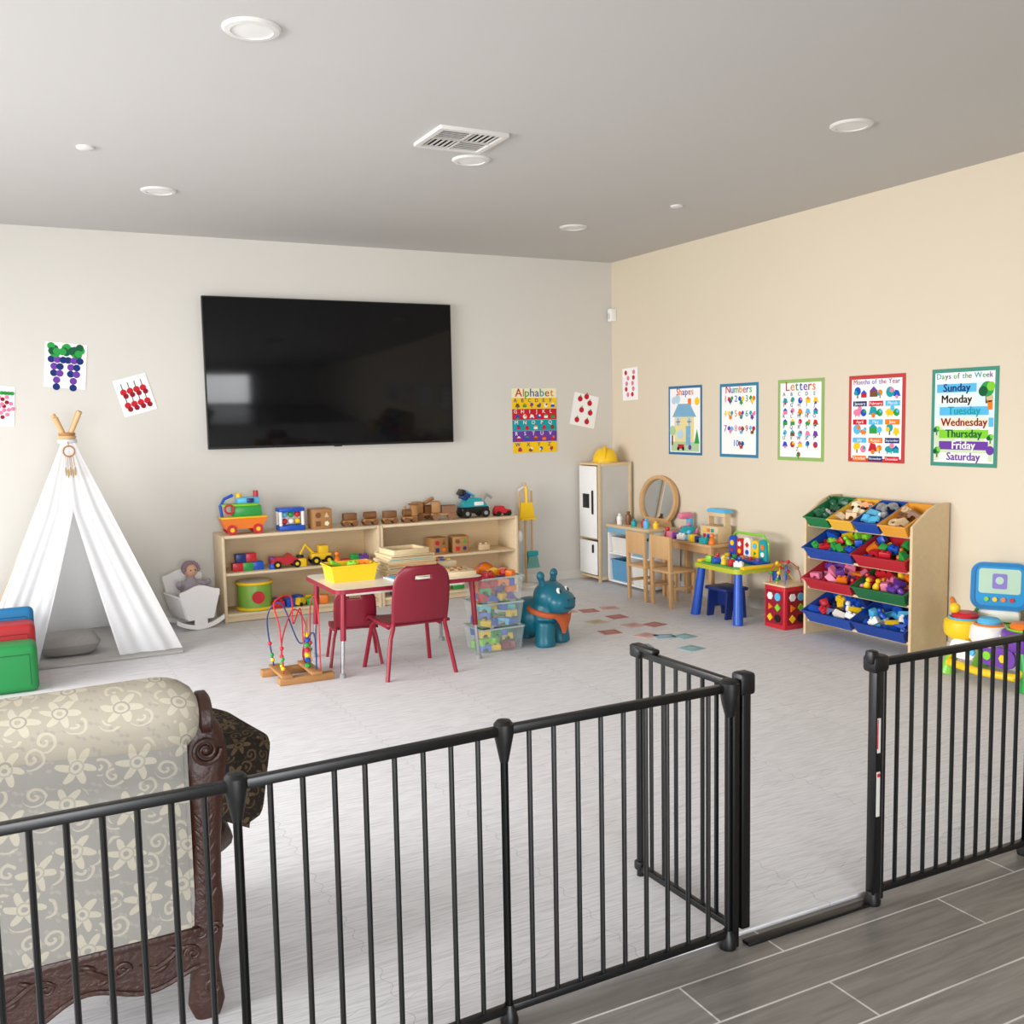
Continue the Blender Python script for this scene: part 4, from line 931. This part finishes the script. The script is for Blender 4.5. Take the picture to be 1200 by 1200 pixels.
# ------------------------------------------------------------ learning tiles by the animal
CC=dict(red='#b97a76',blue='#8eaec0',tan='#cdbfaa',pink='#d3aeaa',teal='#8ab3b8')
CP=dict(red='#c58c86',blue='#a1bbca',tan='#bfb099',pink='#c69d99',teal='#9dc1c5')
tiles=[(664,717,'pink'),(690,716,'red'),(714,713,'pink'),(699,729,'tan'),(723,723,'red'),(715,741,'red'),(742,733,'pink'),(767,732,'red'),(757,745,'pink'),(752,758,'blue'),(802,746,'teal'),(810,760,'teal'),(779,746,'blue')]
hpos=Vector((2.91,5.28,0)); ordn=['nearest','second nearest','third nearest','fourth nearest','fifth nearest','sixth nearest']
cnt={}
for dist,px,py,c in sorted([((F(a,b)-hpos).length,a,b,c) for a,b,c in tiles]):
    k=cnt.get(c,0); cnt[c]=k+1; c_=F(px,py)
    t=thing('picture_tile','faded %s square tile flat on mat, %s of its colour to the teal animal'%(c,ordn[k]),'tile',(c_.x,c_.y,MZ),random.uniform(-.3,.3),'flat square tiles scattered on the mat')
    MB().box((0,0,.0015),(.125,.115,.003),mat('card_'+c,CC[c],.8,var=.1,scale=30),.0006).build('tile_sheet',t)
    MB().rect(0,0,.06,.05,mat('card_print_'+c,CP[c],.8,var=.2,scale=60),.0034).build('printed_picture',t)
# ------------------------------------------------------------ right wall furniture (local x = toward camera, y = into wall)
QR=-PI/2
fr=thing('toy_fridge','tall toy fridge of pale wood with white doors in room corner','toy fridge',(4.535,7.10,MZ),QR)
h=1.0
mb=MB(); mb.box((-.143,0,h/2),(.014,.33,h),W_PLY,.003); mb.box((0,0,h-.009),(.272,.33,.018),W_PLY,.003); mb.box((0,0,.04),(.272,.33,.018),W_PLY); mb.box((0,.158,h/2),(.272,.012,h-.04),WHITEL); mb.box((0,0,.36),(.27,.28,.014),W_PLY)
mb.build('carcass',fr)
mb=MB()
for yy in (-.152,.152): mb.box((.143,yy,h/2),(.014,.026,h),W_PLY,.002)
for z in (.03,h-.013): mb.box((.143,0,z),(.014,.28,.026),W_PLY,.002)
mb.build('side_frame',fr); MB().box((.14,0,h/2),(.006,.28,h-.05),mat('fridge_grey','#c8c5bf',.5)).build('side_panel',fr)
for z0,z1 in ((.06,.345),(.37,.975)):
    dr=MB().box((0,-.174,(z0+z1)/2),(.27,.016,z1-z0),WHITEL,.006).build('door',fr)
    MB().box((.09,-.19,(z0+z1)/2+(0.0 if z1>.5 else .08)),(.016,.014,.2 if z1>.5 else .07),BLACKP,.004).build('handle',dr)
MB().box((-.02,-.185,.68),(.1,.004,.12),BLACKP,.002).build('water_dispenser',fr)
hh=thing('hard_hat','yellow toy hard hat sitting on top of the toy fridge','hard hat',(4.52,7.08,MZ+1.0),-.6)
MB().lathe([(.12,0),(.125,.006),(.105,.012),(.1,.05),(.08,.095),(.045,.12),(.0001,.128)],(0,0,0),P('yellow'),28).build('shell',hh)
MB().prism([(-.08,-.07),(.08,-.07),(.05,-.16),(0,-.175),(-.05,-.16)],.002,.01,P('yellow')).build('brim',hh)
MB().tube([(0,-.1+.0,.03),(0,-.085,.1),(0,-.04,.135),(0,.04,.135),(0,.085,.1),(0,.1,.03)],.012,P('yellow'),8).build('ridge',hh)
kt=thing('play_vanity','white open play vanity with wooden counter and oval mirror on right wall','play vanity',(4.57,6.60,MZ),QR)
h=.50
mb=MB()
for x in (-.295,0,.295): mb.box((x,.0,h/2+.01),(.016,.29,h-.03),WHITEL,.002)
mb.box((0,.14,h/2),(.6,.01,h-.03),WHITEL); mb.box((0,0,.03),(.6,.29,.016),WHITEL); mb.box((0,0,.26),(.59,.28,.014),WHITEL); mb.build('carcass',kt)
MB().box((0,-.005,h-.012),(.62,.31,.024),W_PLY,.004).build('counter',kt)
MB().box((0,-.148,h-.045),(.59,.012,.045),mat('vanity_blue','#7fb4d2',.5),.003).build('rail',kt)
KM=WM[kt.name]
for k,(x,z,c,hg) in enumerate(((-.15,.038,'#5f9cc4',.17),(.15,.038,'#e9e6e0',.15),(-.15,.267,'#e9e6e0',.13),(.15,.267,'#78acc8',.14))):
    o=MB().tray(.24,.22,hg,.006,mat('basket_'+str(k),c,.6),.92).build('storage_basket',M=KM@T(x,-.02,z)); tag(o,['blue','white','white','light blue'][k]+' basket in the white play vanity, '+['lower left','lower right','upper left','upper right'][k],'basket','baskets in the play vanity')
AM=T(.05,.095,h)@RXm(-.12)@MXZ
def arch(rw,hs,n=16): return [(-rw,0)]+[(rw*math.cos(PI-PI*k/n),hs+rw*math.sin(PI*k/n)) for k in range(n+1)]+[(rw,0)]
def egg(rx,rz,cz,n=32): return [(rx*math.cos(2*PI*k/n),cz+rz*math.sin(2*PI*k/n)) for k in range(n)]
MB().ring(egg(.25,.205,.2),egg(.22,.178,.2),-.015,.018,W_MED,AM).prism([(-.2,0),(.2,0),(.16,.06),(-.16,.06)],-.014,.014,W_MED,AM).build('mirror_frame',kt)
MB().prism(egg(.222,.18,.2),-.010,-.002,mat('mirror_film','#d5d8d8',.03,1,var=.01),AM).build('mirror',kt)
for k,(x,y,c,hg) in enumerate(((-.25,-.07,'maroon',.06),(-.19,-.1,'white',.09),(-.12,-.06,'brown',.11),(.02,-.1,'teal',.06),(.12,-.07,'red',.07),(.19,-.1,'sky',.08),(.25,-.05,'yellow',.06))):
    o=MB().lathe([(.022,0),(.026,hg*.5),(.022,hg*.75),(.011,hg*.8),(.014,hg),(.0001,hg)],(0,0,0),P(c),14).build('toy_bottle',M=KM@T(x,y,h))
    tag(o,'%s toy bottle on the play vanity counter before the round mirror'%CW.get(c,c),'toy bottle','toy bottles on play vanity')
# wooden chairs and table
def make_wchair(loc,rz,label):
    t=thing('wooden_chair',label,'chair',loc,rz,'small wooden chairs by play vanity')
    MB().box((0,0,.26),(.25,.24,.018),W_MED,.005).build('seat',t)
    for sx in (-1,1):
        MB().box((sx*.11,-.105,.125),(.026,.026,.252),W_MED,.003).build('leg',t)
        MB().box((sx*.11,.105,.26),(.026,.026,.52),W_MED,.003,(-.03,0,0)).build('leg',t)
        MB().box((sx*.11,0,.14),(.016,.19,.022),W_MED,.003).build('side_stretcher',t)
    MB().box((0,.110,.435),(.2,.016,.17),W_MED,.006,(-.03,0,0)).build('backrest',t)
    return t
make_wchair((4.30,5.83,MZ),PI/2,'small wooden chair nearer the blue-legged activity table')
make_wchair((4.30,6.14,MZ),PI/2,'small wooden chair farther back beside the white play vanity')
wt=thing('wooden_table','small wooden play table against the right wall','table',(4.575,5.88,MZ),QR)
MB().box((0,0,.445),(.62,.27,.022),W_MED,.005).build('tabletop',wt); MB().ring(rrect(.56,.22,.005,1),rrect(.53,.19,.004,1),.385,.434,W_MED).build('apron',wt)
for sx in (-1,1):
    for sy in (-1,1): MB().box((sx*.28,sy*.105,.217),(.035,.035,.434),W_MED,.004).build('leg',wt)
WT=WM[wt.name]; tz_=.457
def onwt(name,label,cat,x,y): return thing(name,label,cat,tuple((WT@T(x,y,tz_)).translation),QR)
t=onwt('toy_register','wooden toy shop till with blue roof on small table','toy till',.16,.03)
MB().box((0,0,.06),(.2,.13,.12),W_PLY,.004).build('till_body',t); MB().box((0,.03,.2),(.2,.06,.03),W_PLY,.004).box((-.09,.03,.15),(.014,.05,.08),W_PLY).box((.09,.03,.15),(.014,.05,.08),W_PLY).build('canopy_frame',t)
MB().prism([(-.11,.215),(.11,.215),(.09,.24),(-.09,.24)],-.07,.0,P('sky'),MXZ).build('canopy',t)
for k in range(6): MB().box(((k%3-1)*.045,-.067,.05+.04*(k//3)),(.03,.008,.025),P(ICOL[k]),.003).build('key',t)
t=onwt('toy_teapot','teal and pink toy teapot on small wooden table','toy teapot',-.1,-.02)
MB().lathe([(.04,0),(.07,.03),(.07,.06),(.04,.095),(.0001,.1)],(0,0,0),P('teal'),20).build('pot_body',t); MB().tube([(.06,0,.04),(.1,0,.06),(.115,0,.09)],[.016,.012,.009],P('pink'),8).build('spout',t)
MB().torus((-.075,0,.055),.03,.007,P('pink'),RXm(PI/2)).build('handle',t); MB().ell((0,0,.11),.016,P('pink')).build('lid_knob',t)
for k in range(9): bit(['toy_figure','toy_cube','toy_arch','toy_brick'][k%4],['red','pink','purple','white','sky','yellow','navy','teal','orange'][k],WT@T(-.27+.067*k,-.105 if k%2 else -.09,tz_)@Matrix.Scale(1.35,4),'on the small wooden play table')
t=onwt('toy_mixer','pink and blue toy mixer beside the wooden shop till','toy mixer',-.23,.06)
MB().box((0,0,.015),(.1,.1,.03),P('sky'),.01).box((0,.03,.09),(.05,.04,.14),P('sky'),.015).box((0,-.01,.16),(.06,.12,.05),P('pink'),.02).build('mixer_body',t); MB().lathe([(.025,.03),(.04,.07),(.042,.08),(.0001,.08)],(0,-.02,0),P('white'),16).build('bowl',t)
# blue activity table
bt=thing('activity_table','blue-legged activity table with yellow-green top by right wall','activity table',(4.42,5.25,MZ),QR)
h=.37
MB().prism(rrect(.48,.42,.05),h-.03,h,mat('lime_yellow','#b9bf32',.4)).build('tabletop',bt)
MB().prism(rrect(.40,.36,.04),h,h+.006,mat('base_green','#4ea851',.5)).build('play_board',bt)
for s in (-1,1): MB().box((s*.225,0,h+.006),(.045,.32,.02),P('yellow'),.006).build('side_tray',bt)
for sx in (-1,1):
    for sy in (-1,1):
        MB().tube([(sx*.19,sy*.16,h-.03),(sx*.225,sy*.19,0.0)],[.026,.034],P('blue'),14).build('leg',bt)
BTm=WM[bt.name]
t=thing('learning_toy','tall colourful folding learning toy standing on the blue-legged table','learning toy',tuple((BTm@T(.0,.07,h+.006)).translation),QR)
MB().box((0,0,.012),(.36,.12,.024),P('blue'),.008).build('toy_base',t)
for k,c in enumerate(('blue','red','white','yellow','teal')):
    pn=MB().prism(arch(.036,.11-.014*(k%2),10),-.012,.012,P(c),T((k-2)*.078,.02,.022)@MXZ).build('pop_up_panel',t)
    MB().prism(circ(.02,[14,5,4,14,6][k],(k-2)*.078,.115),-.006,-.004,P(['yellow','white','red','sky','orange'][k]),MXZ).prism(circ(.017,[4,14,14,3,14][k],(k-2)*.078,.065),-.006,-.004,P(['red','yellow','blue','green','white'][k]),MXZ).build('panel_picture',pn)
    MB().cyl(((k-2)*.078,-.035,.02),((k-2)*.078,-.035,.045),.018,P(['yellow','green','orange','red','purple'][k])).build('button',t)
MB().tube([(-.18,.03,.02),(-.19,.03,.14),(-.14,.03,.19),(.14,.03,.19),(.19,.03,.14),(.18,.03,.02)],.009,P('lime'),8).build('arch_rail',t)
for k in range(10): bit(['toy_brick','toy_cube','toy_figure'][k%3],['yellow','lime','red','blue','white'][k%5],BTm@T(-.17+.038*k,-.1-.04*(k%2),h+.007)@RZ(.4*k)@Matrix.Scale(1.1,4),'on the blue-legged activity table')
sl=thing('step_stool','dark blue plastic stool under the activity table','stool',(4.36,5.30,MZ),QR)
MB().box((0,0,.2),(.23,.2,.025),P('navy'),.01).build('seat',sl)
for s in (-1,1):
    MB().prism([(-.09,0),(-.04,0),(-.03,.06),(.03,.06),(.04,0),(.09,0),(.075,.19),(-.075,.19)],-.008,.008,P('navy'),T(s*.095,0,0)@RZ(PI/2)@MXZ).build('side_leg',sl)
MB().box((0,0,.12),(.18,.012,.09),P('navy')).build('stretcher',sl)
# red activity cube
rcu=thing('activity_cube','red wooden activity cube with bead maze on top','activity cube',(4.47,4.84,MZ),QR)
MB().box((0,0,.14),(.19,.19,.28),P('red'),.008).build('cube_body',rcu)
MB().box((0,0,.284),(.205,.205,.012),W_PLY,.003).build('top_board',rcu)
for s,Mx in ((0,MXZ),(1,RZ(PI/2)@MXZ)):
    MB().prism([(-.075,.03),(.075,.03),(.075,.25),(-.075,.25)],.095,.098,P('maroon'),Mx).build('side_panel',rcu)
    for k in range(6):
        xx,zz=((k%2)-.5)*.07,.07+.07*(k//2)
        MB().prism(circ(.026,[4,14,3,4,6,14][k],xx,zz),.098,.104,P(['yellow','black','orange','lime','white','sky'][k]),Mx).build('play_piece',rcu)
for c,ps in (('red',[(-.07,-.07,.29),(-.06,-.05,.4),(.02,0,.43),(.06,.05,.38),(.07,.07,.29)]),('blue',[(-.07,.07,.29),(-.05,.05,.37),(0,.02,.36),(.05,-.05,.42),(.07,-.07,.29)]),('yellow',[(0,-.08,.29),(.0,-.06,.36),(-.03,0,.39),(0,.08,.29)])):
    pts=bez(ps,14); wv=MB().tube(pts,.0035,P(c),6).build('wire',rcu)
    for k in range(4): MB().ell(pts[int((.15+.18*k)*len(pts))],.013,[P('green'),P('yellow'),P('red'),W_TOY][k],10).build('bead',wv)
# ------------------------------------------------------------ toy rack with bins
rk=thing('toy_rack','pale wooden toy rack with slanted rows of bins by right wall','toy rack',(4.575,4.215,MZ),QR)
RL=.83; hb=.87
RKM=WM[rk.name]
for s in (-1,1):
    poly=[(-.15,0),(.14,0),(.14,hb),(.06,hb),(-.02,hb-.03),(-.15,hb-.12)]
    MB().prism(poly,-.009,.009,W_PLY,T(s*(RL/2-.009),0,0)@RZ(PI/2)@MXZ).build('side_panel',rk)
rowz=[.10,.31,.50,.70]; TH_=.42
for z in rowz:
    for yy,dz in ((-.125,-.012),(.10,.088)):
        MB().cyl((-RL/2+.018,yy,z+dz),(RL/2-.018,yy,z+dz),.009,W_PLY,n=10).build('dowel',rk)
MB().box((0,.128,.07),(RL-.036,.014,.1),W_PLY).build('back_rail',rk); MB().box((0,.128,hb-.08),(RL-.036,.014,.06),W_PLY).build('back_rail',rk)
def rbin(xc,row,w,c,cn,where,cols,shapes,hgt=.1):
    M=RKM@T(xc,-.03,rowz[row]+.036)@RXm(TH_)
    o=MB().tray(w,.27,hgt,.004,mat('bin_'+cn.replace(' ','_'),c,.4,var=.04),.9).build('storage_bin',M=M)
    tag(o,'%s plastic bin of toys, %s of the toy rack'%(cn,where),'storage bin','slanted toy bins on the rack')
    fill(M@T(0,0,.008),w-.05,.21,0,shapes,cols,'in %s bin, %s of rack'%(cn,where),sx=.066,sy=.06,layers=2,sc=1.15,lz=.04,tumble=.55)
ss=['toy_brick','toy_cube','toy_arch','toy_wedge','toy_figure','toy_brick']; bw4=.186; bw2=.385
for k,(c,cn,cl,shp) in enumerate((('#1f7a45','green',['darkgreen','black','white','red','teal'],['toy_car','toy_brick','toy_figure']),('#efb93a','yellow',['tan','orange','brown','cream'],['toy_car','toy_ring','toy_arch']),('#1a49a3','blue',['white','sky','grey','navy'],['toy_car','toy_wedge','toy_figure']),('#e8a23a','amber',['orange','tan','brown','yellow'],['toy_brick','toy_ring','toy_arch']))):
    rbin((k-1.5)*.195,3,bw4,c,cn,['top row far end','top row second','top row third','top row near end'][k],cl,shp,.075)
two=[[('#1a49a3','blue',['yellow','red','green','lime','blue']),('#b92330','red',['green','yellow','blue','red','orange'])],[('#b92330','red',['pink','red','yellow','purple','orange']),('#1f6a3c','dark green',['purple','yellow','pink','red','orange'])],[('#1a4fb0','blue',['blue','white','red','navy','sky','yellow']),('#173f93','navy',['blue','yellow','sky','white','blue'])]]
for r in range(3):
    for k in range(2):
        c,cn,cl=two[r][k]; rbin((k-.5)*.395,2-r,bw2,c,cn,['second row','third row','bottom row'][r]+(' far side' if k==0 else ' near side'),cl,ss,.085)
# ------------------------------------------------------------ activity walker + screen toy, right edge
aw=thing('activity_walker','rounded white, yellow, green and purple baby activity table at right edge','activity table',(4.53,3.30,MZ),QR)
MB().prism(rrect(.50,.30,.12,8),.215,.262,P('white')).prism(rrect(.46,.26,.1,8),.262,.27,P('lime')).build('tabletop',aw)
for k,(x,y,c,c2,r) in enumerate(((-.17,-.085,'yellow','red',.105),(.0,-.12,'white','sky',.09),(.17,-.085,'purple','orange',.105),(.2,.09,'lime','yellow',.09),(-.2,.1,'white','green',.07))):
    pd=MB().lathe([(r*.7,.19),(r*.95,.215),(r,.25),(r*.97,.285),(r*.85,.297),(.0001,.299)],(x,y,0),P(c),26).build('activity_pod',aw)
    MB().lathe([(r*.62,.297),(r*.64,.318),(r*.5,.332),(.0001,.336)],(x,y,0),P(c2),20).torus((x,y,.30),r*.72,.007,P(['sky','orange','lime','purple','red'][k]),n=22,k=6).build('spinner',pd)
for sx in (-1,1):
    for sy in (-1,1):
        MB().tube([(sx*.17,sy*.09,.225),(sx*.225,sy*.125,.06),(sx*.235,sy*.13,0)],[.032,.03,.045],P('lime' if sx<0 else 'green'),14).build('leg',aw)
MB().tube([(-.2,-.13,.09),(-.19,-.175,.07),(0,-.2,.065),(.19,-.175,.07),(.2,-.13,.09)],.02,P('yellow'),12).build('lower_rail',aw)
MB().prism(rrect(.2,.1,.045,6),.15,.165,P('purple'),T(.08,0,.15)@MXZ).prism(rrect(.15,.1,.045,6),.15,.166,P('white'),T(-.12,0,.15)@MXZ).build('front_panel',aw)
for k in range(4): MB().prism(circ(.022,[14,5,14,6][k],-.15+.09*k,.15),.165,.176,P(['orange','sky','lime','yellow'][k]),MXZ).build('front_button',aw)
MB().tube([(-.24,-.02,.27),(-.26,-.05,.35),(-.24,-.1,.39),(-.19,-.14,.36)],.013,P('orange'),10).ell((-.19,-.14,.355),.028,P('yellow'),14).ell((-.26,-.045,.34),.02,P('green'),12).build('arch_toy',aw)
t=thing('toy_tablet','turquoise kids learning screen standing on the baby activity table','learning toy',tuple((WM[aw.name]@T(-.10,.09,.27)).translation),QR+.55)
SK=mat('plastic_turquoise','#0f93d2',.3)
MB().box((0,0,.035),(.2,.07,.07),P('white'),.02).build('stand',t)
TM=T(0,0,.19)@RXm(-.15)@MXZ
bd=MB().prism(rrect(.28,.25,.06,8),-.018,.018,SK,TM).ring(rrect(.27,.24,.055,8),rrect(.235,.205,.035,8),.016,.024,mat('plastic_deep_turquoise','#0b76b6',.3),TM).build('screen_body',t)
MB().prism(rrect(.20,.13,.015),.018,.021,mat('screen_pale','#b9d8c2',.2),TM@T(0,.026,0)).build('display',bd)
MB().prism(rrect(.07,.08,.01),.021,.0225,mat('screen_violet','#8a78c8',.3),TM@T(0,.026,0)).prism(circ(.02,14),.0225,.0235,mat('screen_pale','#b9d8c2'),TM@T(0,.03,0)).build('display_picture',bd)
for k in range(4): MB().prism(circ(.012,12),.018,.026,P(['lime','yellow','orange','red'][k]),TM@T(-.06+.04*k,-.07,0)).build('button',bd)
# ------------------------------------------------------------ light
def area(name,loc,rot,sx,sy,e,c,spread=PI):
    l=bpy.data.lights.new(name,'AREA'); l.shape='RECTANGLE'; l.size=sx; l.size_y=sy; l.energy=e; l.color=c; l.spread=spread
    o=bpy.data.objects.new(name,l); COL.objects.link(o); o.location=loc; o.rotation_euler=rot; return o
area('window_light',(X0+.02,(wy0+wy1)/2,(wz0+wz1)/2),(0,-math.radians(74),0),wz1-wz0,wy1-wy0,200,(.99,.985,.98),2.0)
area('patio_light',((dx0+dx1)/2,Y0+.1,dz1/2+.05),(math.radians(82),0,0),dx1-dx0,dz1-.1,145,(.95,.975,1),1.7)
wd=bpy.data.worlds.new('world'); S.world=wd; wd.use_nodes=True
bg=wd.node_tree.nodes.get('Background') or wd.node_tree.nodes.new('ShaderNodeBackground')
bg.inputs[0].default_value=(.85,.92,1,1); bg.inputs[1].default_value=1.0
print('objects',len(S.objects))
